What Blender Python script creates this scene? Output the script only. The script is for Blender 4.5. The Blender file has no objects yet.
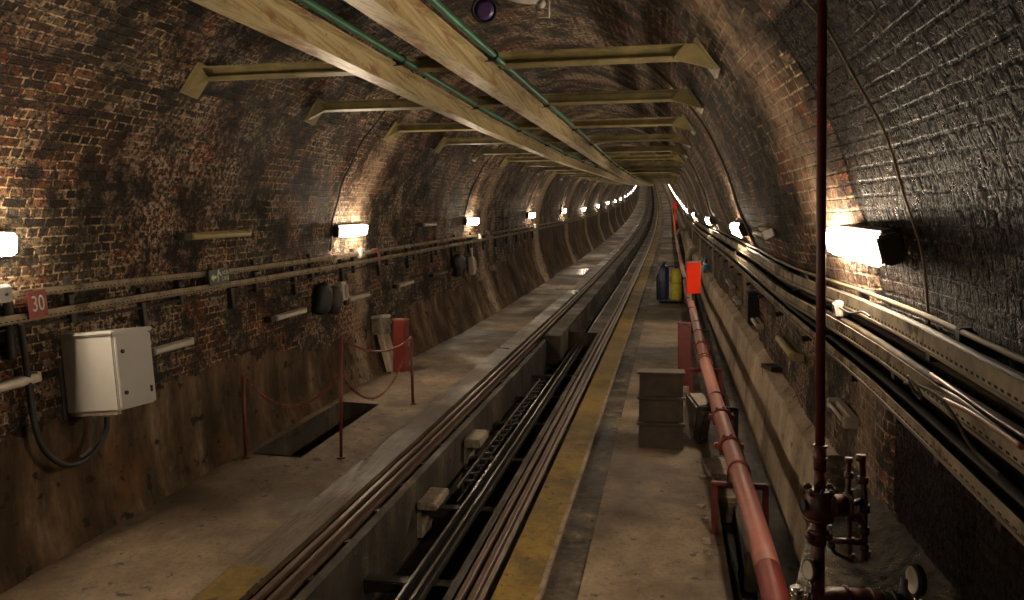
import bpy, bmesh, math, random
from mathutils import Vector, Matrix, noise
random.seed(7)
C = bpy.context.scene.collection
PSI = math.atan(160/720); SP, CP = math.sin(PSI), math.cos(PSI); F = 720.0
HF = -2.64; XC = -1.75; HC = -0.715; RR = 2.9
# ------------------------------------------------------------------ the tunnel's own coordinates
def g(s): return .1275*s + (.000358*(s-14.8)**2 if s > 14.8 else 0)
def c(s): return -.0002*(s-45)**2 if s > 45 else 0
KX = .0283      # the whole bore leans a little
def W(x, s, h): return Vector((x + c(s), s, g(s) + h - KX*x))
def G(p): return g(p.y)-KX*(p.x-c(p.y))
def sst(a, b, x):
    t = min(1, max(0, (x-a)/(b-a))); return t*t*(3-2*t)
def nr(s): return .33*sst(3.2, 6.0, s) + .07*sst(6, 34, s) + .15*sst(40, 90, s)
def nlow(s): return .12*sst(10, 20, s)+.15*sst(20, 40, s)
def wallx(side, h, s):
    if h > HC: w = math.sqrt(max(0, RR*RR-(h-HC)**2))
    else: w = RR
    if side < 0:
        if h < HC: w -= .04*(HC-h)
        k = sst(9.5, 16, s); t = min(1, max(0, (h-HF)/(.55+.55*k)))
        cor = (.5+.5*math.sin(s*4.1+1.3*math.sin(s*1.7)+h*.5))*.8 + .4*noise.noise(Vector((s*1.3, 0, 3)))
        w -= (1-t)**2*(.10+.24*k) + (1-t)*t*4*(.02+.10*k)*cor*(.35+.65*k)
        return XC - w
    k = sst(-1.2, .1, h); return XC + w*(1-nr(s)*k/RR) - nlow(s)*(1-k)
def ray(u, v): 
    a = (u-512)/F; return Vector((-SP+CP*a, CP+SP*a, (300-v)/F))
def solve(fn, d, lo=.3, hi=200):
    t = lo; st = .05
    f0 = fn(d*t)
    while t < hi:
        t2 = t*1.02+.01; f1 = fn(d*t2)
        if f0*f1 <= 0:
            for _ in range(40):
                m = (t+t2)/2
                if fn(d*m)*f0 > 0: t = m
                else: t2 = m
            return d*t
        t, f0 = t2, f1
    return d*t
def xsh(p): return p.x-c(p.y), p.y, p.z-G(p)
def at_h(u, v, h): return xsh(solve(lambda p: p.z-G(p)-h, ray(u, v)))
def at_x(u, v, x): return xsh(solve(lambda p: p.x-c(p.y)-x, ray(u, v)))
def at_wall(u, v, side, off=0):
    return xsh(solve(lambda p: side*(p.x-c(p.y)-wallx(side, p.z-G(p), p.y))+off, ray(u, v)))
def at_d(u, v, D): return ray(u, v)*D
def wframe(side, s, h, off=0.0):
    """columns: along the tunnel, out of the wall, up the wall"""
    e = .05
    p0 = W(wallx(side, h-e, s), s, h-e); p1 = W(wallx(side, h+e, s), s, h+e)
    up = (p1-p0).normalized(); T = Vector((0, 1, (g(s+.1)-g(s))/.1)).normalized()
    n = T.cross(up); n = -n if n.x*side > 0 else n
    up2 = n.cross(T); up2 = -up2 if up2.z < 0 else up2
    p = W(wallx(side, h, s), s, h) + n*off
    M = Matrix((T, n, up2)).transposed().to_4x4(); M.translation = p
    return M
# ------------------------------------------------------------------ materials
def mat(name):
    m = bpy.data.materials.new(name); m.use_nodes = True
    nt = m.node_tree; return m, nt, nt.nodes['Principled BSDF']
class N:
    def __init__(s, nt): s.nt = nt
    def __call__(s, t, ins=None, **kw):
        n = s.nt.nodes.new(t)
        for k, v in kw.items(): setattr(n, k, v)
        for k, v in (ins or {}).items():
            if hasattr(v, 'is_output') or isinstance(v, bpy.types.NodeSocket): s.nt.links.new(v, n.inputs[k])
            else: n.inputs[k].default_value = v
        return n
    def ramp(s, fac, stops):
        r = s.nt.nodes.new('ShaderNodeValToRGB'); s.nt.links.new(fac, r.inputs[0])
        e = r.color_ramp.elements
        while len(e) < len(stops): e.new(.5)
        for el, (p, col) in zip(e, stops):
            el.position = p; el.color = (col, col, col, 1) if isinstance(col, (int, float)) else (*col, 1)
        return r.outputs[0]
    def mix(s, f, a, b, mode='MIX'):
        n = s.nt.nodes.new('ShaderNodeMix'); n.data_type = 'RGBA'; n.blend_type = mode
        for k, v in ((0, f), (6, a), (7, b)):
            if isinstance(v, bpy.types.NodeSocket): s.nt.links.new(v, n.inputs[k])
            else: n.inputs[k].default_value = v if k == 0 else (*v, 1)
        return n.outputs[2]
    def math(s, op, a, b=0.0, clamp=False):
        n = s.nt.nodes.new('ShaderNodeMath'); n.operation = op; n.use_clamp = clamp
        for k, v in ((0, a), (1, b)):
            if isinstance(v, bpy.types.NodeSocket): s.nt.links.new(v, n.inputs[k])
            else: n.inputs[k].default_value = v
        return n.outputs[0]
    def noise(s, vec, scale, detail=4, rough=.6):
        return s('ShaderNodeTexNoise', {'Vector': vec, 'Scale': scale, 'Detail': detail, 'Roughness': rough}).outputs[0]
def simple(name, col, rough=.5, metal=0, var=.35, scale=14, bump=.15, rust=None, rustamt=.55, spec=.5):
    m, nt, b = mat(name); n = N(nt)
    co = n('ShaderNodeTexCoord').outputs['Object']
    a = n.noise(co, scale, 6, .65)
    dk = tuple(v*(1-var) for v in col); lt = tuple(min(1, v*(1+var)) for v in col)
    col_ = n.mix(n.ramp(a, [(.3, 0), (.7, 1)]), dk, lt)
    if rust:
        r = n.ramp(n.noise(co, scale*.45, 8, .72), [(rustamt, 0), (rustamt+.07, 1)])
        col_ = n.mix(r, col_, rust)
    nt.links.new(col_, b.inputs['Base Color'])
    b.inputs['Roughness'].default_value = rough; b.inputs['Metallic'].default_value = metal
    b.inputs['Specular IOR Level'].default_value = spec
    if bump:
        bp = n('ShaderNodeBump', {'Strength': bump, 'Distance': .01, 'Height': n.noise(co, scale*3, 6, .7)})
        nt.links.new(bp.outputs[0], b.inputs['Normal'])
    return m
def brick_mat(name, wet=False):
    m, nt, b = mat(name); n = N(nt)
    uv = n('ShaderNodeTexCoord').outputs['UV']; co = n('ShaderNodeTexCoord').outputs['Object']
    wob = n('ShaderNodeTexNoise', {'Vector': co, 'Scale': 5.0, 'Detail': 3.0}).outputs[1]
    wv = n('ShaderNodeVectorMath', {0: wob, 1: (.5, .5, .5)}, operation='SUBTRACT').outputs[0]
    wv = n('ShaderNodeVectorMath', {0: wv, 'Scale': .016}, operation='SCALE').outputs[0]
    uvd = n('ShaderNodeVectorMath', {0: uv, 1: wv}, operation='ADD').outputs[0]
    br = n('ShaderNodeTexBrick', {'Vector': uvd, 'Color1': (0, 0, 0, 1), 'Color2': (1, 1, 1, 1), 'Mortar': (.5, .5, .5, 1), 'Scale': 1.0,
        'Mortar Size': .009 if not wet else .011, 'Mortar Smooth': .5, 'Bias': 0.0, 'Brick Width': .18, 'Row Height': .073})
    br.offset = .5; br.squash = .5; br.squash_frequency = 2
    rnd = br.outputs['Color']; mf = br.outputs['Fac']
    big = n.noise(co, .55, 4, .6); mid = n.noise(co, 2.3, 6, .7); fine = n.noise(co, 26, 5, .7); pit = n.noise(co, 70, 3, .6)
    if not wet:
        red = n.ramp(rnd, [(.0, (.012, .008, .005)), (.3, (.24, .058, .02)), (.5, (.045, .022, .012)), (.8, (.25, .07, .025)), (1, (.19, .10, .055))])
        gry = n.ramp(rnd, [(0, (.010, .007, .005)), (.4, (.15, .10, .06)), (.65, (.03, .021, .013)), (1, (.34, .25, .16))])
        zone = n.ramp(n.noise(co, .9, 5, .65), [(.44, 0), (.58, 1)])
        base = n.mix(zone, gry, red)
        base = n.mix(mf, base, n.mix(n.ramp(mid, [(.44, 0), (.56, 1)]), (.008, .006, .004), (.46, .33, .20)))
        eff = n.math('MULTIPLY', n.ramp(big, [(.48, 0), (.66, 1)]), n.ramp(n.noise(co, 19, 5, .7), [(.46, 0), (.56, .95)]))
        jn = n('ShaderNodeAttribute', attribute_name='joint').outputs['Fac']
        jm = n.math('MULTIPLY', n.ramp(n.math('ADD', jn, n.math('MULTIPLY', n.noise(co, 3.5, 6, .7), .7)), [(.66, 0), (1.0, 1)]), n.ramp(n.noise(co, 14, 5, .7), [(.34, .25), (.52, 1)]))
        base = n.mix(eff, base, (.62, .48, .35))
        soot = n.math('MULTIPLY', n.ramp(mid, [(.40, 1), (.56, 0)]), .88)
        base = n.mix(soot, base, (.012, .009, .007))
        base = n.mix(n.ramp(fine, [(.44, .92), (.53, 0)]), base, (.005, .006, .005))
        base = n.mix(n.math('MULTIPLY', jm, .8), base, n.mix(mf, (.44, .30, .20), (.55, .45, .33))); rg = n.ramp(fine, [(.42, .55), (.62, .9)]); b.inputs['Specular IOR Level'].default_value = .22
    else:
        base = n.ramp(rnd, [(0, (.006, .005, .004)), (.5, (.010, .007, .005)), (.85, (.018, .008, .004)), (1, (.014, .010, .008))])
        base = n.mix(n.ramp(mid, [(.48, 0), (.7, .7)]), base, (.018, .013, .009))
        base = n.mix(mf, base, (.004, .003, .003))
        base = n.mix(n.ramp(fine, [(.35, .8), (.55, 0)]), base, (.01, .009, .009))
        rg = n.ramp(fine, [(.42, .2), (.58, .75)]); b.inputs['Specular IOR Level'].default_value = .07
    nt.links.new(base, b.inputs['Base Color']); nt.links.new(rg, b.inputs['Roughness'])
    h = n.math('SUBTRACT', n.math('MULTIPLY', fine, .8 if not wet else 1.0), n.math('MULTIPLY', mf, .9 if not wet else 1.2))
    h = n.math('ADD', h, n.math('MULTIPLY', rnd, .5)); h = n.math('ADD', h, n.math('MULTIPLY', pit, .35)); h = n.math('ADD', h, n.math('MULTIPLY', mid, .9 if not wet else .25))
    bp = n('ShaderNodeBump', {'Strength': 1.0, 'Distance': .035 if not wet else .03, 'Height': h})
    nt.links.new(bp.outputs[0], b.inputs['Normal'])
    # the lowest courses are rendered over with dirty plaster, its ragged top edge rising along the tunnel
    if not wet:
        pm = n('ShaderNodeAttribute', attribute_name='plaster').outputs['Fac']
        pf = n.math('ADD', pm, n.math('MULTIPLY', n.math('SUBTRACT', n.noise(co, 2.6, 6, .7), .5), .9))
        pf = n.ramp(pf, [(.49, 0), (.51, 1)])
        st = n('ShaderNodeMapping', {'Vector': co, 'Scale': (1, 1, .22)}).outputs[0]
        pa = n.noise(st, 2.6, 7, .68)
        pc = n.ramp(pa, [(.28, (.018, .010, .005)), (.42, (.05, .029, .014)), (.55, (.105, .067, .036)), (.72, (.26, .19, .125))])
        pc = n.mix(n.ramp(n.noise(n('ShaderNodeMapping', {'Vector': co, 'Scale': (1, 1, .5)}).outputs[0], .9, 7, .72), [(.40, .8), (.56, 0)]), pc, (.018, .011, .006))
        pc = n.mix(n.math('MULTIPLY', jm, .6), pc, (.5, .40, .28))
        pc = n.mix(n.ramp(n.noise(co, 1.5, 5, .7), [(.54, 0), (.72, .65)]), pc, (.13, .055, .018))
        pc = n.mix(n.ramp(n.noise(co, 7.5, 3, .5), [(.62, 0), (.68, .9)]), pc, (.012, .008, .005))
        pb = mat_b = nt.nodes.new('ShaderNodeBsdfPrincipled')
        nt.links.new(pc, pb.inputs['Base Color']); pb.inputs['Roughness'].default_value = .8; pb.inputs['Specular IOR Level'].default_value = .2
        bp2 = n('ShaderNodeBump', {'Strength': .8, 'Distance': .03, 'Height': n.math('ADD', pa, n.math('MULTIPLY', fine, .25))})
        nt.links.new(bp2.outputs[0], pb.inputs['Normal'])
        mx = nt.nodes.new('ShaderNodeMixShader'); out = nt.nodes['Material Output']
        nt.links.new(pf, mx.inputs[0]); nt.links.new(b.outputs[0], mx.inputs[1]); nt.links.new(pb.outputs[0], mx.inputs[2])
        nt.links.new(mx.outputs[0], out.inputs[0])
    return m
def ground_mat(name, cols, rough=(.45, .85), scale=1.6, bump=.5, dist=.02, puddle=None, streak=(1, 1, 1), wetcut=None):
    m, nt, b = mat(name); n = N(nt)
    co = n('ShaderNodeTexCoord').outputs['Object']; mp = n('ShaderNodeMapping', {'Vector': co, 'Scale': streak}).outputs[0]
    a = n.noise(mp, scale, 8, .68); f = n.noise(co, 30, 6, .72); k = n.noise(co, 9, 4, .6)
    col = n.ramp(a, [(.3, cols[0]), (.45, cols[1]), (.58, cols[2]), (.75, cols[3])])
    col = n.mix(n.ramp(f, [(.3, .65), (.5, 0)]), col, tuple(v*.35 for v in cols[1]))
    col = n.mix(n.ramp(k, [(.62, 0), (.68, .85)]), col, tuple(v*.3 for v in cols[0])); col = n.mix(n.ramp(n.noise(co, .7, 6, .7), [(.38, .6), (.5, 0)]), col, cols[0])
    if name == 'floor_slab': shade_bands = n.ramp(n.noise(n('ShaderNodeMapping', {'Vector': co, 'Scale': (.05, .30, .3)}).outputs[0], 1.0, 3, .55), [(.46, .85), (.53, 0)]); col = n.mix(shade_bands, col, (.022, .015, .009))  # uneven dark cross bands painted in, standing for the shade between lamp pools
    nt.links.new(col, b.inputs['Base Color'])
    r = n.ramp(n.noise(co, .8, 4, .6), [(wetcut or .35, rough[0]), ((wetcut or .35)+.2, rough[1])])
    nt.links.new(r, b.inputs['Roughness'])
    hh = n.math('ADD', a, n.math('MULTIPLY', f, .35)); hh = n.math('ADD', hh, n.math('MULTIPLY', k, .3))
    bp = n('ShaderNodeBump', {'Strength': bump, 'Distance': dist, 'Height': hh}); nt.links.new(bp.outputs[0], b.inputs['Normal'])
    return m
def tray_mat(name, col):
    m = simple(name, col, .8, 0, .4, 8, .2, rust=(.08, .055, .035), rustamt=.52, spec=.2); nt = m.node_tree; n = N(nt); b = nt.nodes['Principled BSDF']
    uv = n('ShaderNodeTexCoord').outputs['UV']; sx = n('ShaderNodeSeparateXYZ', {0: uv}).outputs
    fx = n.math('FRACT', n.math('MULTIPLY', sx[0], 22.0)); fx = n.math('LESS_THAN', n.math('ABSOLUTE', n.math('SUBTRACT', fx, .5)), .27)
    fy = n.math('LESS_THAN', n.math('ABSOLUTE', n.math('SUBTRACT', sx[1], .2)), .07)
    hole = n.math('MULTIPLY', fx, fy); src = b.inputs['Base Color'].links[0].from_socket
    nt.links.new(n.mix(hole, src, (.008, .007, .006)), b.inputs['Base Color'])
    return m
def beam_mat(name):
    m, nt, b = mat(name); n = N(nt); co = n('ShaderNodeTexCoord').outputs['Object']
    st = n('ShaderNodeMapping', {'Vector': co, 'Scale': (30, .35, 30)}).outputs[0]; st2 = n('ShaderNodeMapping', {'Vector': co, 'Scale': (4, 1.2, 4)}).outputs[0]
    a = n.noise(st, 1.0, 5, .6); k = n.noise(st2, 1.5, 8, .72)
    col = n.ramp(a, [(.3, (.13, .09, .03)), (.45, (.34, .27, .13)), (.55, (.46, .38, .22)), (.7, (.33, .21, .045))])
    col = n.mix(n.ramp(k, [(.56, 0), (.63, .9)]), col, (.20, .085, .03)); col = n.mix(n.ramp(n.noise(co, 40, 4, .6), [(.62, 0), (.7, .8)]), col, (.08, .05, .03))
    nt.links.new(col, b.inputs['Base Color']); b.inputs['Roughness'].default_value = .42
    bp = n('ShaderNodeBump', {'Strength': .2, 'Distance': .01, 'Height': k}); nt.links.new(bp.outputs[0], b.inputs['Normal'])
    return m
def emis(name, col, st):
    m, nt, b = mat(name); b.inputs['Base Color'].default_value = (*col, 1)
    b.inputs['Emission Color'].default_value = (*col, 1); b.inputs['Emission Strength'].default_value = st
    return m
LAMP = 128.0
M = dict(
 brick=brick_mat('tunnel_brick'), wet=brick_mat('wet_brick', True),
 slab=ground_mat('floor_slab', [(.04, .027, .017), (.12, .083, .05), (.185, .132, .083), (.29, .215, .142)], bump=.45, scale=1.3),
 groove=ground_mat('rubble_joint', [(.010, .007, .005), (.04, .028, .018), (.10, .075, .048), (.30, .23, .16)], bump=1, dist=.04, scale=3.5),
 trench=ground_mat('trench_concrete', [(.010, .007, .004), (.026, .018, .011), (.065, .047, .03), (.22, .17, .11)], bump=.8, dist=.03, scale=2.5, streak=(1, 1, .35)),
 track=ground_mat('track_bed', [(.014, .010, .008), (.035, .025, .018), (.06, .044, .032), (.11, .085, .06)], bump=.8, dist=.02, scale=4),
 plinth=ground_mat('battered_concrete', [(.16, .115, .072), (.37, .28, .19), (.50, .39, .28), (.62, .51, .39)], bump=.6, dist=.02, scale=1.7, streak=(1, 1, .4)),
 wetfloor=ground_mat('wet_floor', [(.012, .008, .005), (.05, .034, .019), (.085, .06, .034), (.15, .11, .065)], rough=(.06, .3), bump=1, dist=.045, scale=9),
 plank=ground_mat('worn_plank', [(.02, .013, .008), (.06, .041, .024), (.10, .07, .043), (.17, .13, .085)], rough=(.24, .6), bump=.6, dist=.008, scale=7, streak=(5, .35, 1)),
 ypaint=ground_mat('yellow_paint', [(.03, .018, .006), (.12, .072, .008), (.19, .115, .012), (.22, .145, .025)], bump=.3, dist=.008, scale=3.2, rough=(.4, .7)),
 whiteline=ground_mat('pale_edge', [(.07, .048, .03), (.18, .13, .085), (.25, .19, .125), (.33, .26, .18)], bump=.3, dist=.01, scale=6),
 beam=beam_mat('cream_steel'),
 xbeam=simple('khaki_steel', (.22, .18, .08), .5, 0, .5, 4, .15, rust=(.05, .04, .025), rustamt=.6),
 green=simple('green_paint', (.02, .11, .06), .4, 0, .35, 6, .1, rust=(.02, .03, .02), rustamt=.6),
 red=simple('red_paint', (.13, .014, .008), .45, 0, .15, 6, .05), redb=simple('bright_red', (.62, .03, .008), .8, 0, .1, 6, .03, spec=.1),
 dred=simple('dark_red_paint', (.085, .011, .008), .5, 0, .35, 12, .12, rust=(.035, .012, .01), rustamt=.58),
 pink=simple('dusty_red_paint', (.24, .085, .062), .55, 0, .2, 9, .1, rust=(.33, .06, .035), rustamt=.64),
 steel=simple('rail_steel', (.16, .11, .08), .34, .85, .4, 9, .15), shiny=simple('polished_steel', (.30, .27, .25), .24, .95, .2, 9, .05),
 rail=simple('rusty_rail', (.09, .055, .038), .45, .35, .35, 8, .15),
 black=simple('black_rubber', (.008, .007, .006), .65, 0, .3, 12, .05), dark=simple('dark_steel', (.03, .025, .021), .5, .3, .4, 10, .15),
 cable=simple('grey_cable', (.055, .043, .032), .8, 0, .45, 7, .15, spec=.12), cabdk=simple('dusty_black_cable', (.02, .016, .013), .65, 0, .5, 7, .15),
 copper=simple('rust_brown_cable', (.22, .075, .04), .45, 0, .3, 7, .15), tan=simple('tan_conduit', (.13, .095, .05), .7, 0, .3, 9, .1),
 tray=tray_mat('perforated_tray', (.23, .185, .13)), traydk=simple('tray_floor', (.05, .042, .034), .6, .1, .4, 8, .2),
 white=simple('white_enamel', (.33, .31, .28), .4, 0, .08, 4, .04, rust=(.33, .28, .22), rustamt=.66), offw=simple('grimy_white', (.46, .41, .34), .45, 0, .25, 9, .08),
 khaki=simple('khaki_tube', (.34, .27, .12), .45, 0, .2, 9, .05), wood=simple('dark_wood', (.042, .028, .015), .7, 0, .45, 9, .3), 
 block=ground_mat('pale_block', [(.08, .062, .045), (.19, .15, .11), (.29, .24, .18), (.4, .34, .27)], bump=.8, dist=.02, scale=7),
 purple=simple('purple_lens', (.06, .03, .11), .35, 0, .15, 9, .03), sign=simple('sign_red', (.24, .035, .026), .5, 0, .12, 9, .03), 
 letter=simple('letter_white', (.5, .46, .4), .5, 0, .05, 9, 0), signg=simple('sign_dark_green', (.018, .03, .02), .4, 0, .2, 9, .03), glow=simple('sign_pale_yellow', (.55, .58, .35), .5, 0, .1, 9, 0),
 vred=simple('valve_red_paint', (.055, .011, .008), .45, 0, .5, 14, .15, rust=(.015, .009, .007), rustamt=.55),
 navy=simple('navy_paint', (.022, .028, .075), .4, 0, .3, 9, .05), yel=simple('yellow_paint_cylinder', (.5, .43, .03), .4, 0, .25, 9, .05, rust=(.1, .08, .02), rustamt=.64),
 blue=simple('blue_label', (.03, .27, .55), .35, 0, .1, 9, 0), pipegrey=simple('pale_pipe', (.36, .31, .25), .5, 0, .3, 6, .1), brass=simple('brass', (.10, .045, .018), .3, .8, .3, 15, .1),
 chrome=simple('chrome', (.55, .52, .5), .2, 1, .1, 15, .02), lamp=emis('lamp_glow', (1.0, .81, .59), LAMP), lampfar=emis('lamp_glow_far', (1.0, .81, .59), LAMP*1.0))
# ------------------------------------------------------------------ mesh building
class B:
    def __init__(s): s.b = bmesh.new(); s.uv = s.b.loops.layers.uv.new('UVMap')
    def face(s, vs, uvs=None, smooth=False, mi=0):
        try: f = s.b.faces.new(vs)
        except ValueError: return None
        f.smooth = smooth; f.material_index = mi
        if uvs:
            for l, q in zip(f.loops, uvs): l[s.uv].uv = q
        return f
    def box(s, size, M4=None, bev=0.0):
        x, y, z = (v/2 for v in size); M4 = M4 or Matrix()
        t = bmesh.new(); bmesh.ops.create_cube(t, size=1, matrix=Matrix.Diagonal((*size, 1)))
        if bev: bmesh.ops.bevel(t, geom=t.edges[:], offset=bev, segments=2, affect='EDGES')
        mp = {v: s.b.verts.new(M4 @ v.co) for v in t.verts}
        for f in t.faces: s.face([mp[v] for v in f.verts])
        t.free(); return s
    def bx(s, c_, size, rz=0, bev=0.0):
        return s.box(size, Matrix.Translation(c_) @ Matrix.Rotation(rz, 4, 'Z'), bev)
    def tube(s, pts, r, n=10, cap=True, rs=None, closed=False):
        pts = [Vector(p) for p in pts]; rings = []; up = None
        for i, p in enumerate(pts):
            a = pts[(i-1) % len(pts)] if (closed or i) else p; b_ = pts[(i+1) % len(pts)] if (closed or i < len(pts)-1) else p
            d = (b_-a).normalized()
            if up is None: up = d.orthogonal().normalized()
            up = (up-d*up.dot(d)).normalized(); q = d.cross(up); rad = rs[i] if rs else r
            rings.append([s.b.verts.new(p+up*math.cos(2*math.pi*k/n)*rad+q*math.sin(2*math.pi*k/n)*rad) for k in range(n)])
        R = range(len(rings)) if closed else range(len(rings)-1)
        for i in R:
            A, D = rings[i], rings[(i+1) % len(rings)]
            for k in range(n): s.face([A[k], A[(k+1) % n], D[(k+1) % n], D[k]], smooth=True)
        if cap and not closed: s.face(rings[0][::-1]); s.face(rings[-1])
        return s
    def disc(s, c_, ax, r, th, n=24):
        ax = Vector(ax).normalized(); c_ = Vector(c_); return s.tube([c_-ax*th/2, c_+ax*th/2], r, n)
    def ring(s, c_, ax, r, rr, n=20, m=8):
        ax = Vector(ax).normalized(); a = ax.orthogonal().normalized(); b_ = ax.cross(a)
        return s.tube([Vector(c_)+(a*math.cos(2*math.pi*k/n)+b_*math.sin(2*math.pi*k/n))*r for k in range(n)], rr, m, closed=True)
    def sweep(s, prof, ss, closed=False, smooth=False, uvs=1.0, cap=False, mi=0, fn=None):
        """prof: (x,h) points or a function of s giving them; swept along the tunnel"""
        rows = []; P = None
        for q in ss:
            pr = prof(q) if callable(prof) else prof
            rows.append(([s.b.verts.new(W(x, q, h) if not fn else fn(x, q, h)) for x, h in pr], pr))
        n = len(rows[0][0]); K = n if closed else n-1
        for i in range(len(rows)-1):
            (A, pa), (D, pd) = rows[i], rows[i+1]; acc = 0
            for k in range(K):
                k2 = (k+1) % n; L = math.hypot(pa[k2][0]-pa[k][0], pa[k2][1]-pa[k][1]); a0, a1 = acc, acc+L; acc = a1
                if uvs == 'edge': a0, a1 = 0, 1
                s.face([A[k], A[k2], D[k2], D[k]], [(ss[i], a0), (ss[i], a1), (ss[i+1], a1), (ss[i+1], a0)], smooth, mi)
        if cap and closed: s.face(rows[0][0][::-1]); s.face(rows[-1][0])
        return s
    def poly(s, pts, off, M4=None):
        """flat outline extruded by a vector"""
        M4 = M4 or Matrix(); off = Vector(off); a = [s.b.verts.new(M4 @ Vector(p)) for p in pts]; d = [s.b.verts.new(M4 @ (Vector(p)+off)) for p in pts]
        s.face(a[::-1]); s.face(d)
        for k in range(len(a)): s.face([a[k], a[(k+1) % len(a)], d[(k+1) % len(a)], d[k]])
        return s
    def sphere(s, c_, r, sc=(1, 1, 1)):
        t = bmesh.new(); bmesh.ops.create_uvsphere(t, u_segments=16, v_segments=10, radius=r)
        mp = {v: s.b.verts.new(Vector(c_)+Vector((v.co.x*sc[0], v.co.y*sc[1], v.co.z*sc[2]))) for v in t.verts}
        for f in t.faces: s.face([mp[v] for v in f.verts], smooth=True)
        t.free(); return s
def obj(name, b, m, parent=None, label=None, fix=True):
    if fix: bmesh.ops.recalc_face_normals(b.b, faces=b.b.faces[:])
    me = bpy.data.meshes.new(name); L = Vector((0, 0, 0))
    if parent is not None:
        p = parent
        while p: L += p.location; p = p.parent
    else:
        L = sum((v.co for v in b.b.verts), Vector())/len(b.b.verts); L.z = min(v.co.z for v in b.b.verts)
    for v in b.b.verts: v.co -= L
    b.b.to_mesh(me); b.b.free()
    for q in (m if isinstance(m, list) else [m]): me.materials.append(M[q] if isinstance(q, str) else q)
    o = bpy.data.objects.new(name, me); C.objects.link(o)
    if parent is not None: o.parent = parent
    else: o.location = L
    if label: o['label'] = label
    return o
def tag(o, label, cat, group=None, kind=None):
    o['label'] = label; o['category'] = cat
    if group: o['group'] = group
    if kind: o['kind'] = kind
    return o
def thing(name, loc, label, cat, group=None):
    o = bpy.data.objects.new(name, None); C.objects.link(o); o.location = loc; o.empty_display_size = .1
    return tag(o, label, cat, group)
def struct(name, b, m, fix=False, label=None):
    o = obj(name, b, m, fix=fix); o['kind'] = 'structure'
    if label: o['label'] = label
    return o
def frange(a, b, st):
    n = max(1, round((b-a)/st)); return [a+(b-a)*i/n for i in range(n+1)]
ORD = ['first', 'second', 'third', 'fourth', 'fifth', 'sixth', 'seventh', 'eighth', 'ninth', 'tenth', 'eleventh', 'twelfth', 'thirteenth', 'fourteenth', 'fifteenth',
       'sixteenth', 'seventeenth', 'eighteenth', 'nineteenth', 'twentieth', 'twenty-first', 'twenty-second', 'twenty-third', 'twenty-fourth', 'twenty-fifth', 'twenty-sixth', 'twenty-seventh']
S0, S1 = -5.0, 215.0
SW = frange(S0, 14, .09) + frange(14.12, 40, .14) + frange(40.3, S1, .5)
SC = frange(S0, 60, .5) + frange(61.5, S1, 1.5)
SEAMS_L = [9.55+7.35*k for k in range(-2, 22)]; SEAMS_R = [4.2+7.35*k for k in range(-1, 22)]
# ------------------------------------------------------------------ tunnel lining
def rough(p, amp=.03):
    q = Vector((p.x*1.1, p.y*1.1, p.z*1.1))
    return amp*(noise.noise(q)+.6*noise.noise(q*3.1)+.35*noise.noise(q*8.3))
def lining(name, side, h_lo, h_hi, nseg, m, ss, ang=False):
    b = B(); pl = b.b.verts.layers.float.new('plaster'); jl = b.b.verts.layers.float.new('joint'); rows = []
    for s in ss:
        row = []; acc = 0; prev = None
        for k in range(nseg+1):
            t = k/nseg
            if ang:      # the crown: angle from left shoulder to right
                aL = math.asin((1.0-HC)/RR); th = (math.pi-aL)+(aL-(math.pi-aL))*t
                w = math.cos(th)*RR; h = HC+math.sin(th)*RR
                x = XC+w*(1-(nr(s)/RR if w > 0 else 0))
            else:
                h = h_lo+(h_hi-h_lo)*t; x = wallx(side, h, s)
            cen = Vector((XC, s, HC)); d = Vector((x-XC, 0, max(0, h-HC))).normalized()
            sm = 0
            for q in (SEAMS_L if x < XC else SEAMS_R):
                if abs(s-q) < .07: sm = .035*(1-abs(s-q)/.07)
            p0 = W(x, s, h); a = rough(p0, .022 if (x > XC) else .028)
            p = W(x+d.x*(a+sm), s, h+d.z*(a+sm))
            v = b.b.verts.new(p)
            if prev is not None: acc += (Vector((x, 0, h))-prev).length
            prev = Vector((x, 0, h))
            base = 0
            if side < 0 and not ang:
                top = -1.62-.35*sst(6, 10, s)+.2*sst(10, 14, s)+.9*sst(17, 26, s)
                base = .5+(top-h)*1.4
            elif side > 0 and not ang: base = .5+(-1.95+.8*sst(12, 26, s)-h)*1.2
            v[pl] = base
            S_ = SEAMS_L if (side < 0 or (ang and x < XC)) else SEAMS_R
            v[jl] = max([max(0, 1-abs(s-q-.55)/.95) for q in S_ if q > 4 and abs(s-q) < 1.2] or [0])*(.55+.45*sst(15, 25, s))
            row.append((v, acc))
        rows.append(row)
    off = 7*(side+2) if not ang else 31.3
    for i in range(len(rows)-1):
        for k in range(nseg):
            A, D = rows[i], rows[i+1]
            b.face([A[k][0], A[k+1][0], D[k+1][0], D[k][0]], [(ss[i], A[k][1]+off), (ss[i], A[k+1][1]+off), (ss[i+1], D[k+1][1]+off), (ss[i+1], D[k][1]+off)], True)
    return struct(name, b, m)
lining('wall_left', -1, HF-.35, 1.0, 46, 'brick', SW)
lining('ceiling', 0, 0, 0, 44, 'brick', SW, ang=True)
lining('wall_right', 1, -2.0, 1.0, 34, 'wet', [s for s in SW if s <= 4.22]+[4.22])
lining('wall_right', 1, -2.0, 1.0, 34, 'brick', [4.22]+[s for s in SW if s > 4.22])
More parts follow.
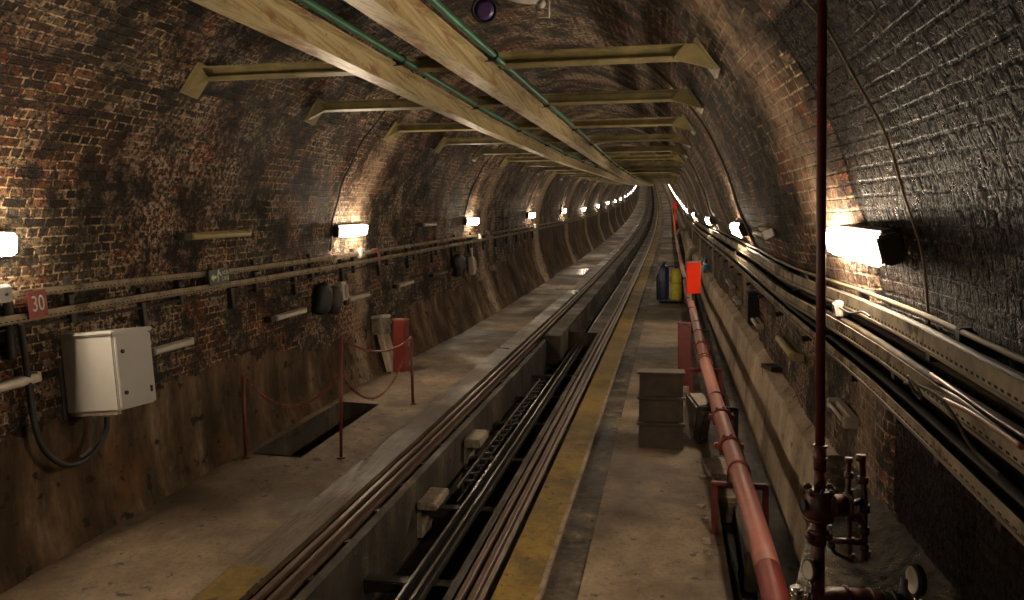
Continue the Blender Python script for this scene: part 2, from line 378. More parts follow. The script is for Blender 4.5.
# ------------------------------------------------------------------ floor: left walkway with an open pit, trench, right walkway
PX0, PX1 = -4.36, -3.8; PS0, PS1 = 6.9, 8.95
def fsub(x0, x1, n): return [x0+(x1-x0)*k/n for k in range(n+1)]
def fl(x, s, h):
    p = W(x, s, h); p.z += .012*noise.noise(Vector((x*1.3, s*1.1, 0)))+.006*noise.noise(Vector((x*5, s*5, 2))); return p
b = B(); SF = [s for s in SW]
lo = [s for s in SF if s < PS0]+[PS0]; mi_ = [PS0]+[s for s in SF if PS0 < s < PS1]+[PS1]; hi = [PS1]+[s for s in SF if s > PS1]
for seg in (lo, hi):
    b.sweep([(x, HF) for x in fsub(-4.75, PX0, 2)+fsub(PX0, PX1, 4)[1:]+fsub(PX1, -3.13, 5)[1:]], seg, smooth=True, fn=fl)
b.sweep([(x, HF) for x in fsub(-4.75, PX0, 2)], mi_, smooth=True, fn=fl); b.sweep([(x, HF) for x in fsub(PX1, -3.13, 5)], mi_, smooth=True, fn=fl)
b2 = b; b = B(); b.sweep([(PX0, HF+.01), (PX0, HF-.75), (PX1, HF-.75), (PX1, HF+.01)], mi_)
for s in (PS0, PS1):
    b.face([b.b.verts.new(W(x, s, HF+h)) for x, h in ((PX0, .01), (PX1, .01), (PX1, -.75), (PX0, -.75))])
struct('floor', b, 'trench', label='open floor pit inside the chain barrier'); b = b2
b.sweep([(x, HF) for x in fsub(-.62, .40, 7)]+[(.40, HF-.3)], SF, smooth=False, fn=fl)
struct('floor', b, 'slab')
b = B(); b.sweep([(x, HF-.012) for x in fsub(-.86, -.60, 5)], SF, smooth=True, fn=lambda x, s, h: fl(x, s, h)+Vector((0, 0, .016*noise.noise(Vector((x*9, s*6, 1)))-.01))); struct('trim_1', b, 'groove', label='dirty rubble filled joint beside the yellow strip')
b = B()
b.sweep([(.40, HF-.28)]+[(x, HF-.28) for x in fsub(.40, .62, 3)][1:]+[(.75, HF-.28), (.755, HF-.02), (.826, HF-.02), (.826, HF-.14), (.98, HF-.14)], SF, fn=lambda x, s, h: fl(x, s, h)); struct('floor', b, 'track', label='dark gutter under the red pipe')
# left kerb plank, worn and shiny
b = B(); b.sweep([(-3.13, HF-.05), (-3.13, HF+.018), (-2.81, HF+.018), (-2.81, HF-.10)], SC); struct('trim_2', b, 'plank', label='worn shiny timber edging along the left rail')
b = B(); b.sweep([(-3.12, HF+.021), (-2.82, HF+.021)], frange(S0, 4.7, .3)); struct('trim_3', b, 'ypaint', label='yellow painted end of the timber edging')
b = B(); b.sweep([(-1.18, HF-.1), (-1.18, HF+.012), (-.895, HF+.012)], SC); struct('trim_4', b, 'ypaint', label='worn yellow safety strip beside the right rail')
b = B(); b.sweep([(-.895, HF+.012), (-.86, HF+.014), (-.86, HF-.03)], SC); struct('trim_5', b, 'whiteline', label='pale kerb line beside the yellow strip')
# track bed and trench
FILL = 15.2
b = B()
b.sweep([(-2.81, HF-.10), (-2.50, HF-.10), (-2.50, HF-.02), (-2.42, HF-.02), (-2.42, HF-.62), (-2.1, HF-.62), (-2.1, HF-.95), (-1.52, HF-.95), (-1.52, HF-.03), (-1.46, HF-.03), (-1.46, HF-.10), (-1.18, HF-.10)], frange(S0, FILL, .3))
b.face([b.b.verts.new(W(x, FILL, HF+h)) for x, h in ((-2.42, -.03), (-1.52, -.03), (-1.52, -.95), (-2.42, -.95))])
struct('floor', b, 'trench', label='open trench between the rails')
b = B()
b.sweep([(-2.81, HF-.10), (-2.50, HF-.10), (-2.50, HF+.02), (-2.12, HF+.02), (-2.12, HF-.3), (-1.74, HF-.3), (-1.74, HF-.06), (-1.46, HF-.06), (-1.46, HF-.10), (-1.18, HF-.10)], [FILL]+[s for s in SC if s > FILL])
struct('floor', b, 'track', label='filled track bed further up the tunnel')
t = thing('concrete_plinth', W(-2.28, 14.6, HF-.3), 'long concrete plinth along the trench, its square end facing the camera', 'plinth')
b = B(); b.sweep([(-2.47, HF-.6), (-2.47, HF+.07), (-2.15, HF+.07), (-2.15, HF-.6)], frange(14.1, 40, 1), closed=True, cap=True); obj('plinth_body', b, 'trench', t)
# rails
def rail(x, h, m, label, wh=.035, hh=.10, wf=.065):
    b = B(); b.sweep([(x-wf, h), (x-wf, h+.015), (x-.01, h+.03), (x-.01, h+hh-.035), (x-wh, h+hh-.025), (x-wh, h+hh-.005), (x-wh+.008, h+hh), (x+wh-.008, h+hh), (x+wh, h+hh-.005), (x+wh, h+hh-.025), (x+.01, h+hh-.035), (x+.01, h+.03), (x+wf, h+.015), (x+wf, h)], SC, closed=True, cap=True)
    return tag(obj('rail', b, m), label, 'rail')
rail(-2.73, HF-.10, 'rail', 'long brown running rail next to the shiny timber edging', .024, .11, .04)
rail(-2.645, HF-.10, 'rail', 'brown check rail on the trench side of the left running rail', .02, .10, .035)
rail(-1.40, HF-.10, 'rail', 'brown check rail on the trench edge, right of the open trench', .022, .11, .035)
rail(-1.315, HF-.10, 'rail', 'brown running rail nearest the yellow strip', .024, .11, .04)
for i, s in enumerate(frange(3, 14.4, .6)):
    for x, w in ((-2.69, .1),):
        b = B(); b.box((.05, .07, .035), Matrix.Translation(W(-2.56, s, HF-.085))); tag(obj('rail_clip', b, 'dark'), 'small dark steel clip beside the left rails', 'clip', 'rail clips beside the left rails')
t = thing('cable_channel', W(-1.9, 3, HF-.3), 'dark steel cable channel with two shiny edges in the middle of the trench', 'channel')
for x in (-1.955, -1.855):
    b = B(); b.sweep([(x-.012, HF-.30), (x-.012, HF-.22), (x+.012, HF-.22), (x+.012, HF-.30)], SC, closed=True, cap=True); obj('channel_edge', b, 'shiny', t)
b = B(); b.sweep([(-1.98, HF-.34), (-1.98, HF-.30), (-1.83, HF-.30), (-1.83, HF-.34)], SC, closed=True, cap=True); obj('channel_base', b, 'dark', t)
b = B(); b.sweep([(-1.93, HF-.285), (-1.905, HF-.26), (-1.88, HF-.285)], SC, closed=True); obj('haul_cable', b, 'black', t)
for i, s in enumerate(frange(2.6, 14, 1.45)):
    b = B(); b.box((.9, .12, .10), Matrix.Translation(W(-1.97, s, HF-.40)) @ Matrix.Rotation(math.atan(.1275), 4, 'X'), .008)
    tag(obj('trench_crossbar', b, 'dark'), '%s dark crossbar under the cable channel counted from the camera' % ORD[i], 'crossbar', 'crossbars in the trench')
for i, (u, v, lab) in enumerate(((491, 437, 'small pale concrete pad on the trench wall, the farther of two'), (447, 497, 'flat pale concrete pad low on the trench wall, nearer of two'))):
    x, s, h = at_h(u, v, HF-.13 if i == 0 else HF-.22); b = B(); b.box((.2, .42, .10 if i == 0 else .07), Matrix.Translation(W(-2.30, s, h-.03)) @ Matrix.Rotation(math.atan(.1275), 4, 'X'), .01)
    b.box((.05, .3, .35), Matrix.Translation(W(-2.39, s, h-.2)))
    tag(obj('concrete_pad', b, 'block'), lab, 'pad')
# loose lattice bars on the trench side
t = thing('cable_guide', W(-2.08, 8.2, HF-.6), 'row of small steel rungs beside the cable channel in the trench', 'guide')
for k, s in enumerate(frange(7.2, 11.5, .22)):
    b = B(); b.tube([W(-2.12, s, HF-.55), W(-2.12, s, HF-.22), W(-2.0, s, HF-.2)], .014, 6); obj('rung', b, 'dark', t)
for hh in (-.22, -.36):
    b = B(); b.sweep([(-2.135, HF+hh-.012), (-2.135, HF+hh+.012), (-2.115, HF+hh+.012), (-2.115, HF+hh-.012)], frange(7, 11.7, .5), closed=True, cap=True); obj('side_bar', b, 'dark', t)
# ------------------------------------------------------------------ right plinth (battered concrete foot of the wall)
def toph(s): return -1.90
def topx(s): return 1.035-nlow(s)
def prx(s):
    th, tx = toph(s), topx(s); wob = .025*noise.noise(Vector((s*1.1, 5, 0))); ck = .02 if (s % 3.1) < .12 else 0
    pts = []; fx_ = .95-nlow(s)
    for k in range(9):
        t = k/8; pts.append((fx_+(tx-fx_)*(t**1.25)+wob*math.sin(t*3.14)+ck, HF-.2+(th-HF+.2)*t))
    wb = max(-1.78, -1.46-(max(s, 0)-2.5)*.085)
    pts += [(tx+.02, th+.012), (tx+.05, th+.02), (1.17-nlow(s), wb), (1.4, wb+.02)]
    return pts
b = B(); b.sweep(prx, [s for s in SW if s >= 5.15], smooth=True, fn=lambda x, s, h: W(x, s, h)+Vector((.012*noise.noise(Vector((s*3, h*2, 1))), 0, .02*noise.noise(Vector((x*7, s*3, 4)))))); struct('trim_6', b, 'plinth', label='battered pale concrete foot of the right wall')
def wetprof(s):
    xl = max(.30, 1.02-(5.3-s)*.257); wb = max(-1.78, -1.46-(max(s, 0)-2.5)*.085); n_ = 10
    return [(xl-.01, HF-.25), (xl-.005, -1.86), (xl, -1.74)]+[(xl+(1.2-xl)*k/n_, -1.72+(wb+1.72)*max(0, k/n_-.55)/.45*.9) for k in range(n_+1)]+[(1.25, wb+.01)]
def wetfn(x, s, h):
    a = 1 if h > -1.8 else .3; p = W(x, s, h); q = Vector((x*4, s*4, 3))
    p.z += a*(.022*noise.noise(q)+.010*noise.noise(q*3.1)+.006*noise.noise(q*7)); return p
b = B(); b.sweep(wetprof, frange(.2, 5.35, .05), smooth=True, fn=wetfn); struct('trim_7', b, 'wetfloor', label='wet ledge at the foot of the right wall nearest the camera')
# ------------------------------------------------------------------ wall lamps
def lamp(side, s, h, label, far=False, L=.86, H=.155, grp=None):
    Fm = wframe(side, s, h, .0); t = thing('wall_lamp', Fm.translation, label, 'lamp', grp)
    a = Matrix.Translation((0, .05, 0)); b = B(); b.box((L+.02, .065, H+.015), Fm @ Matrix.Translation((0, .038, 0)), .008 if not far else 0); obj('housing', b, 'dark', t)
    b = B(); b.box((L, .06, H), Fm @ Matrix.Translation((0, .10, 0)), .02 if not far else .0); obj('diffuser', b, 'lamp' if not far else 'lampfar', t, 'glowing white diffuser')
    if not far:
        e = -1; b = B(); b.box((.07, .10, H*.9), Fm @ Matrix.Translation((e*(L/2+.045), .055, 0)), .01); obj('end_cap', b, 'dark', t)
    return t
lp = [(2, 243), (354, 230), (473, 221), (532, 215), (564, 211), (584, 209), (598, 206), (608, 203)]
LS = []
for i, (u, v) in enumerate(lp):
    x, s, h = at_wall(u, v, -1, .1); LS.append((s, h))
for k in range(16): LS.append((LS[7][0]+7.35*(k+1), -.32))
print('left lamps', [(round(a, 1), round(b_, 2)) for a, b_ in LS])
LS = [(LS[0][0]-.32, LS[0][1])]+[LS[1]]+LS[2:]
nL = ['glowing wall lamp cut by the left picture edge, above the red 30 plate', 'large glowing wall lamp on the left wall beside the hanging black cable seam'] 
for i, (s, h) in enumerate(LS):
    lab = nL[i] if i < 2 else '%s glowing lamp up the left wall, above the grey cable trays' % ORD[i]
    lamp(-1, s, h, lab, far=i > 4, L=.86 if i < 6 else .55)
lamp(-1, -4.2, -.3, 'glowing lamp on the left wall behind the camera')
rp = [(850, 240), (735.5, 226.5), (708, 219.5), (693.5, 214.5), (686.5, 210)]
RS = []
for i, (u, v) in enumerate(rp):
    x, s, h = at_wall(u, v, 1, .1); RS.append((s, h))
print('right lamps', [(round(a, 1), round(b_, 2)) for a, b_ in RS])
nR = ['big glowing wall lamp on the right wall just behind the red standpipe']
for k in range(18): RS.append((RS[-1][0]+7.35, -.33))
for i, (s, h) in enumerate(RS):
    lamp(1, s, h, nR[0] if i == 0 else '%s glowing lamp up the right wall, beyond the red standpipe' % ORD[i], far=i > 4, L=(1.0 if i == 0 else .86 if i < 5 else .5))
# conduits following the seams down to the lamps, and junction boxes on the trays
def conduit(side, s, h0, h1, m, r, label, name='conduit', n=26, grp=None):
    b = B(); pts = []
    aL = math.asin((min(h0, 2.1)-HC)/RR)
    for k in range(n+1):
        h = h1+(h0-h1)*k/n
        Fm = wframe(side, s+.02*math.sin(k*1.1), h, r+.012); pts.append(Fm.translation)
    b.tube(pts, r, 7)
    return tag(obj(name, b, m), label, 'conduit', grp)
for i, (s, h) in enumerate(LS[1:6]):
    conduit(-1, s-.56 if i == 0 else s-.5, 1.85, -.62, 'black', .013 if i == 0 else .012, 'black cable running down the left vault to the %s lamp' % ORD[i+1], 'wall_cable')
for i, (s, h) in enumerate(RS[0:5]):
    conduit(1, s-.62 if i == 0 else s-.56, 1.85, -.62, 'tan', .006 if i == 0 else .014, 'thin tan conduit running down the right vault past the %s lamp' % ORD[i])
# ------------------------------------------------------------------ cable trays
def tray(pts, side, label, wid, faceh, s_a, s_b, brk, name='cable_tray'):
    """pts: height of the lip's lower edge; side wall; profile is an open trough with a lip on the tunnel side"""
    hf_ = pts
    t = thing(name, W(wallx(side, hf_(3), 3)-side*.1, 3, hf_(3)), label, 'cable tray')
    ss = frange(s_a, 30, .5)+frange(31, s_b, 1.5)
    def lip(s):
        w = wallx(side, hf_(s), s); x = w-side*wid; h = hf_(s)
        return [(x, h), (x, h+faceh), (x+side*.004, h+faceh), (x+side*.004, h)]
    def bed(s):
        w = wallx(side, hf_(s), s); h = hf_(s)
        return [(w-side*(wid-.004), h+.002), (w-side*.01, h+.002), (w-side*.01, h+.008), (w-side*(wid-.004), h+.008)]
    def hem(s):
        w = wallx(side, hf_(s), s); x = w-side*wid; h = hf_(s)
        return [(x-side*.006, h-.008), (x-side*.006, h+.004), (x+side*.01, h+.004), (x+side*.01, h-.008)]
    b = B(); b.sweep(lip, ss, closed=True, uvs='edge', cap=True); obj('lip', b, 'tray', t)
    b = B(); b.sweep(bed, ss, closed=True, cap=True); obj('trough', b, 'traydk', t)
    b = B(); b.sweep(hem, ss, closed=True, cap=True); obj('rim', b, 'tan', t)
    for s in brk:
        h = hf_(s); w = wallx(side, h, s); Fm = wframe(side, s, h-.08, 0)
        b = B(); b.box((.05, .05, .36), Fm @ Matrix.Translation((0, .03, 0)), .004); b.box((.045, wid, .03), Fm @ Matrix.Translation((0, wid/2, .06))); obj('bracket', b, 'dark', t)
    return t
def hcal(pix, side, off):
    """heights along the wall from picture points, as a smooth function of distance"""
    q = []
    for u, v in pix:
        x, s, h = at_wall(u, v, side, off); q.append((s, h))
    q.sort()
    def f(s):
        if s <= q[0][0]: return q[0][1]
        for (a, ha), (b_, hb) in zip(q, q[1:]):
            if s <= b_: return ha+(hb-ha)*(s-a)/(b_-a)
        return q[-1][1]
    if side > 0:
        n = len(q); ms = sum(a for a, _ in q)/n; mh = sum(h for _, h in q)/n; k = sum((a-ms)*(h-mh) for a, h in q)/sum((a-ms)**2 for a, h in q); k = max(-.02, min(.02, k)); e = q[-1][0]
        return lambda s: mh+k*(min(s, e)-ms)
    return f
TL1 = hcal([(2, 325), (120, 304), (250, 283.5), (360, 264), (470, 243)], -1, .14)
TL2 = hcal([(60, 292), (240, 272), (360, 255), (440, 242)], -1, .10)
tL1 = tray(TL1, -1, 'lower grey perforated cable tray along the left wall', .14, .055, -4.5, 120, frange(1.6, 24, 1.3))
tL2 = tray(TL2, -1, 'upper grey cable tray along the left wall, just under the lamps', .10, .048, -4.5, 120, frange(2.2, 24, 1.3))
TR3 = hcal([(955, 469), (874, 397), (790, 317)], 1, .26)
TR2 = hcal([(1020, 466), (925, 395), (830, 327)], 1, .24)
TR1 = hcal([(1020, 403), (930, 356), (850, 308)], 1, .16)
tray(TR3, 1, 'lowest grey cable tray on the right wall', .26, .045, -3, 120, frange(.4, 24, 1.2))
tray(TR2, 1, 'middle grey cable tray on the right wall, draped with loose cables', .24, .062, -3, 120, frange(.9, 24, 1.2))
tray(TR1, 1, 'uppermost grey cable tray on the right wall, below the big lamp', .16, .072, -3, 120, frange(.7, 24, 1.2))
def runcable(side, hfun, off, dh, r, m, label, s_a=-3, s_b=90, wob=.006, seed=0, name='cable', lab2=None):
    pts = []
    for s in frange(s_a, min(25, s_b), .28)+(frange(26, s_b, 1.2) if s_b > 26 else []):
        h = hfun(s)+dh; w = wallx(side, h, s)-side*off
        pts.append(W(w+wob*noise.noise(Vector((s*.9, seed, 0))), s, h+wob*1.3*noise.noise(Vector((s*.8, seed, 7)))))
    b = B(); b.tube(pts, r, 8); return tag(obj(name, b, m), label, 'cable')
runcable(1, TR3, .19, .035, .024, 'cabdk', 'thick black cable lying front in the lowest right tray', seed=1)
runcable(1, TR3, .12, .035, .022, 'cable', 'grey cable lying at the back of the lowest right tray', seed=2)
runcable(1, TR3, .06, .05, .028, 'cabdk', 'fat dark cable against the wall above the lowest right tray', seed=3)
runcable(1, TR2, .17, .035, .022, 'cable', 'dusty grey cable lying front in the middle right tray', seed=4, wob=.012)
runcable(1, TR2, .10, .05, .026, 'cable', 'thick brown-grey cable at the back of the middle right tray', seed=5, wob=.012)
runcable(1, TR2, .20, .055, .009, 'copper', 'thin rust brown cable along the middle right tray', seed=6, wob=.02, s_b=3)
runcable(1, TR1, .07, .03, .022, 'cabdk', 'dark cable lying in the uppermost right tray', seed=7)
runcable(1, TR1, .04, .085, .012, 'tan', 'thin tan conduit just above the uppermost right tray', seed=8, wob=.008)
runcable(-1, TL1, .07, .03, .02, 'cabdk', 'dark cable lying in the lower left tray', seed=9, s_a=-4)
runcable(-1, TL2, .05, .03, .018, 'cable', 'grey cable lying in the upper left tray', seed=10, s_a=-4)
runcable(-1, lambda s: TL1(s)-.02, .03, -.06, .012, 'cabdk', 'thin black cable drooping below the lower left tray', seed=11, s_a=-4, s_b=14, wob=.05)
# loose cables falling over the middle right tray
def pixtube(pix, side, off, r, m, label, name='cable', cat='cable', n=6):
    pts = []
    for q in pix:
        o_ = q[2] if len(q) > 2 else off; x, s, h = at_wall(q[0], q[1], side, o_); pts.append(W(x, s, h))
    P = []
    for i in range(len(pts)-1):
        a = pts[max(0, i-1)]; b_ = pts[i]; c_ = pts[i+1]; d = pts[min(len(pts)-1, i+2)]
        for k in range(n):
            t = k/n; P.append(.5*((2*b_)+(c_-a)*t+(2*a-5*b_+4*c_-d)*t*t+(3*b_-a-3*c_+d)*t**3))
    P.append(pts[-1]); b = B(); b.tube(P, r, 8); return tag(obj(name, b, m), label, cat)
pixtube([(905, 383), (925, 388), (940, 398), (948, 408), (958, 423), (970, 445), (985, 462), (1000, 475)], 1, .30, .006, 'cable', 'loose grey cable falling in front of the middle right tray')
pixtube([(908, 376), (918, 388), (921, 399), (915, 393), (909, 381)], 1, .31, .005, 'cable', 'small loop of grey wire over the middle right tray')
pixtube([(915, 385), (938, 389), (960, 400), (985, 418), (1015, 440)], 1, .2, .011, 'pipegrey', 'pale cable end rising out of the middle right tray')
pixtube([(945, 400), (960, 407), (975, 415), (1000, 432), (1022, 447)], 1, .25, .009, 'copper', 'loose rust red cable on the edge of the middle right tray')
pixtube([(840, 308), (850, 313), (862, 312), (870, 317)], 1, .2, .006, 'black', 'short black wire from the junction box onto the upper right tray')
# junction boxes on the trays
def jbox(side, u, v, sz, label, off=.14, m='white'):
    x, s, h = at_wall(u, v, side, off); Fm = wframe(side, s, h, off-.03)
    t = thing('junction_box', Fm.translation, label, 'junction box')
    b = B(); b.box((sz, .06, sz), Fm, .008); obj('box_body', b, m, t); b = B(); b.box((sz*.82, .012, sz*.82), Fm @ Matrix.Translation((0, .034, 0)), .003); obj('box_lid', b, m, t)
    b = B(); b.disc(Fm @ Vector((0, .044, 0)), Fm.to_3x3() @ Vector((0, 1, 0)), sz*.1, .01, 12); obj('gland', b, 'dark', t)
jbox(-1, 5, 294, .12, 'white junction box on the upper left tray at the picture edge', .16)
jbox(-1, 363, 253, .14, 'white junction box on the upper left tray below the big lamp', .14)
jbox(-1, 481, 237, .15, 'white junction box on the left tray under the third lamp', .14)
jbox(-1, 536, 226, .16, 'small white junction box on the left tray under the fourth lamp', .14)
jbox(-1, 564, 219.5, .16, 'tiny white junction box on the left tray under the fifth lamp', .14)
jbox(1, 835, 302, .085, 'white junction box on the top right tray beside the red standpipe', .19)
jbox(1, 735, 250, .13, 'white junction box on the right tray beyond the red standpipe', .17)
jbox(1, 710, 235, .13, 'small white junction box on the right tray near the second lamp', .17)
jbox(1, 695, 224.5, .13, 'tiny white junction box on the right tray near the third lamp', .17)
# red tray clamps, left
for u, v, lab in ((378.5, 257, 'red clamp strap across the left trays under the big lamp'), (489, 236.5, 'red clamp strap across the left trays under the third lamp'), (529, 228.5, 'red clamp strap across the left trays under the fourth lamp')):
    x, s, h = at_wall(u, v, -1, .15); Fm = wframe(-1, s, h, .16); b = B(); b.box((.09, .015, .26), Fm, .003); b.box((.09, .1, .02), Fm @ Matrix.Translation((0, -.05, .12))); tag(obj('tray_clamp', b, 'dred'), lab, 'clamp')
# ------------------------------------------------------------------ unlit tubes and battens
def batten(side, u, v, L, label, m='offw', r=.034, cap=True, off=.09, tilt=0, double=True):
    x, s, h = at_wall(u, v, side, off); Fm = wframe(side, s, h, .0) @ Matrix.Rotation(tilt, 4, 'Y')
    t = thing('tube_light', Fm.translation, label, 'tube light')
    b = B(); b.box((L, .05, .05), Fm @ Matrix.Translation((0, .03, 0)), .006); obj('backplate', b, m, t)
    b = B(); b.tube([Fm @ Vector((-L/2+.02, .09, -.005)), Fm @ Vector((L/2-.02, .09, -.005))], r, 12); obj('tube', b, m, t)
    for e in (-1, 1):
        b = B(); b.box((.04 if (e > 0 or side > 0) else .12, .09, .07), Fm @ Matrix.Translation((e*(L/2+(.0 if e > 0 else .05)), .06, 0)), .006); obj('end_holder', b, 'dark' if e < 0 and side < 0 else m, t)
batten(-1, 222, 233.5, 1.0, 'unlit khaki tube light high on the left wall', 'khaki', .03)
batten(-1, 173, 347, .55, 'unlit white tube light right of the white cabinet', r=.03)
batten(-1, 8, 385.5, .5, 'unlit white tube light at the left picture edge, below the 30 plate', r=.035)
batten(-1, 291, 314.5, .72, 'unlit white tube light on the brick above the chain barrier', r=.032)
batten(-1, 359, 297, .72, 'unlit white tube light beside the hanging black coats of cable', r=.034)
batten(-1, 406, 284, .72, 'unlit pale tube light right of the red box, low on the left wall', r=.03)
batten(-1, 430, 224, .72, 'unlit pale tube light on the left wall between two glowing lamps', r=.03)
batten(-1, 441, 273.5, .8, 'thin dark tube light low on the left wall beyond the red box', 'tan', .024)
batten(-1, 509, 217.5, 1.1, 'dim tube light on the left wall left of the fourth lamp', 'dark', .03)
batten(1, 841, 411, .42, 'unlit white tube light on the right wall below the trays, behind the standpipe', r=.014, off=.06)
batten(1, 787, 346, .95, 'fat khaki unlit tube light on the right wall above the ledge', 'khaki', .04, off=.08)
batten(1, 755.5, 321, .8, 'unlit white tube light beside the dark box on the right wall', r=.026, off=.07)
batten(1, 762, 229, .7, 'unlit cream tube light on the right wall, level with the lamps', r=.02, off=.06)
batten(1, 730, 283, 1.1, 'small unlit tube light on the far right wall above the plinth', r=.02, off=.06)
# ------------------------------------------------------------------ ceiling steelwork
HB = .9
def pixline(pix, h): return [at_h(u, v, h) for u, v in pix]
def lbeam(pix, label, sgreen):
    q = pixline(pix, HB); q = [(a, s) for a, s, _ in q]; q.sort(key=lambda z: z[1])
    (x0, s0), (x1, s1) = q[0], q[1]; q = [(x0-(x1-x0)/(s1-s0)*(s0+4.5), -4.5)]+q
    (x0, s0), (x1, s1) = q[-2], q[-1]; q.append((x1, 70))
    def fx(s):
        for (a, sa), (b_, sb) in zip(q, q[1:]):
            if s <= sb: return a+(b_-a)*(s-sa)/(sb-sa)
        return q[-1][0]
    print('beam', [(round(a, 2), round(s, 1)) for a, s in q])
    ss = frange(-4.5, 66, .75); t = thing('overhead_beam', W(fx(3), 3, HB), label, 'beam')
    I = [(0, 0), (.13, 0), (.13, .014), (.075, .02), (.075, .155), (.13, .16), (.13, .175), (0, .175), (0, .16), (.055, .155), (.055, .02), (0, .014)]
    b = B(); b.sweep(lambda s: [(fx(s)+x, HB+h) for x, h in I], ss, closed=True, cap=True); obj('beam_body', b, 'beam', t)
    b = B(); b.tube([W(fx(s)+.17, s, HB+.20) for s in frange(-4.5, 66, .75)], .024, 8); obj('green_pipe', b, 'green', t, 'green painted pipe along the beam')
    for s in frange(2.6, 30, 2.43):
        b = B(); b.box((.09, .03, .08), Matrix.Translation(W(fx(s)+.145, s, HB+.195)), .004); b.ring(W(fx(s)+.17, s, HB+.20), (0, 1, .13), .032, .006, 12, 5); obj('pipe_clip', b, 'dark', t)
    return fx
fxL = lbeam([(189, 0), (335, 66), (480, 132), (559, 163.5), (600, 176)], 'left cream steel beam running lengthwise under the vault', 1)
fxR = lbeam([(343, 0), (430, 57), (532, 122), (610, 172)], 'right cream steel beam running lengthwise under the vault', 1)
x, s1_, _ = at_h(697, 56, 1.2); print('cross beam s', s1_, x)
ybeams = [(695, 52), (690, 95), (686, 121), (684, 137)]
sb = [at_h(u, v, 1.13)[1] for u, v in ybeams]; print(sb)
while sb[-1] < 56: sb.append(sb[-1]+2.45)
for i, s in enumerate(sb):
    h = 1.08; xl = wallx(-1, h, s)+.10; xr = .24-nr(s)*.45
    t = thing('crossbeam', W(XC, s, h), '%s khaki crossbeam under the vault counted from the camera' % ORD[i], 'beam', None)
    w = .05; b = B(); pr = [(-w, 0), (w, 0), (w, .012), (.008, .014), (.008, .086), (w, .088), (w, .1), (-w, .1), (-w, .088), (-.008, .086), (-.008, .014), (-w, .012)]
    A = [b.b.verts.new(W(xl, s, h)+Vector((0, a, z))) for a, z in pr]; D = [b.b.verts.new(W(xr, s, h)+Vector((0, a, z))) for a, z in pr]
    for k in range(len(A)): b.face([A[k], A[(k+1) % 12], D[(k+1) % 12], D[k]])
    b.face(A); b.face(D); obj('beam_body', b, 'xbeam', t)
    for e, xe in ((-1, xl), (1, xr)):
        hw = h-.10; we = wallx(e, hw, s); wt = wallx(e, h+.12, s)
        b = B(); b.poly([(xe-e*.10, 0, 0), (xe-e*.02, 0, .1), (wt-e*.02, 0, .1), (we-e*.02, 0, -.10), (we-e*.05, 0, -.10)], (0, .02, 0), Matrix.Translation(W(0, s-.06, h)-Vector((0, 0, KX*xe))))
        p0, p1 = Vector((we-e*.03, 0, -.11)), Vector((wt-e*.03, 0, .13)); d = (p1-p0)
        b.poly([p0, p1, p1+Vector((-e*.02, 0, 0)), p0+Vector((-e*.02, 0, 0))], (0, .22, 0), Matrix.Translation(W(0, s-.11, h)-Vector((0, 0, KX*xe))))
        obj('end_bracket', b, 'xbeam', t)
    for fx in (fxL, fxR):
        b = B(); b.box((.16, .05, .02), Matrix.Translation(W(fx(s)+.065, s, h-.004))); obj('beam_hanger', b, 'dark', t)
# signal lamp and white fitting near the crown
t = thing('signal_lamp', at_d(484.5, 10, 4.3), 'round signal lamp with a dull purple lens hanging near the crown', 'signal')
cc = at_d(484.5, 10, 4.3); ax = -cc.normalized()
b = B(); b.tube([cc-ax*.13, cc-ax*.1, cc], .072, 24, rs=[.045, .07, .074]); b.ring(cc, ax, .071, .010, 28, 8); obj('casing', b, 'black', t)
b = B(); b.tube([cc-ax*.005, cc+ax*.008, cc+ax*.016], .057, 24, rs=[.058, .055, .035]); obj('lens', b, 'purple', t)
b = B(); b.tube([cc-ax*.08, cc-ax*.08+Vector((0, 0, .55))], .012, 8); obj('hanger', b, 'dark', t)
t = thing('ceiling_fitting', at_d(525, 4, 4.4), 'pale pipe and bracket fitting under the crown beside the purple signal', 'fitting')
pp = lambda u, v, D=4.4: at_d(u, v, D)
b = B(); b.tube([pp(500, -6), pp(518, -1), pp(530, 1), pp(540, 0)], .022, 10); b.sphere(pp(541.5, 4), .026); obj('pipe_body', b, 'offw', t)
b = B(); b.tube([pp(536, 6), pp(537.5, 17.5), pp(549, 17.5), pp(549, -8)], .006, 6); obj('frame', b, 'offw', t)
b = B(); b.tube([pp(496, 2), pp(503, 8.5), pp(514, 9), pp(526, 6.5), pp(534, 6)], .005, 6); obj('wire', b, 'tan', t)
b = B(); b.tube([pp(505, -6), pp(505, -6)+Vector((0, 0, .5))], .012, 8); obj('hanger', b, 'dark', t)
# ------------------------------------------------------------------ left wall things
# electrical cabinet
cx0 = at_x(119, 411, -4.13); s0 = cx0[1]; hb = cx0[2]
t = thing('electrical_cabinet', W(-4.35, s0+.2, hb), 'white metal electrical cabinet mounted on the left wall', 'cabinet')
Wd, Dp, Hh = .40, .47, .59; TM = Matrix.Translation(W(-4.13, s0, hb)) @ Matrix.Rotation(math.radians(-4.5), 4, 'Y') @ Matrix.Rotation(math.atan(.1275)*.35, 4, 'X')
def cb(cx, cy, cz, sx, sy, sz, bev=.0): return B().box((sx, sy, sz), TM @ Matrix.Translation((cx, cy, cz)), bev)
obj('body', cb(-Dp/2, Wd/2, Hh/2, Dp, Wd, Hh, .008), 'white', t)
obj('roof', cb(-Dp/2+.005, Wd/2, Hh+.012, Dp+.05, Wd+.05, .035, .012), 'white', t)
d = obj('door', cb(.012, Wd/2, Hh/2, .022, Wd-.02, Hh-.03, .005), 'white', t)
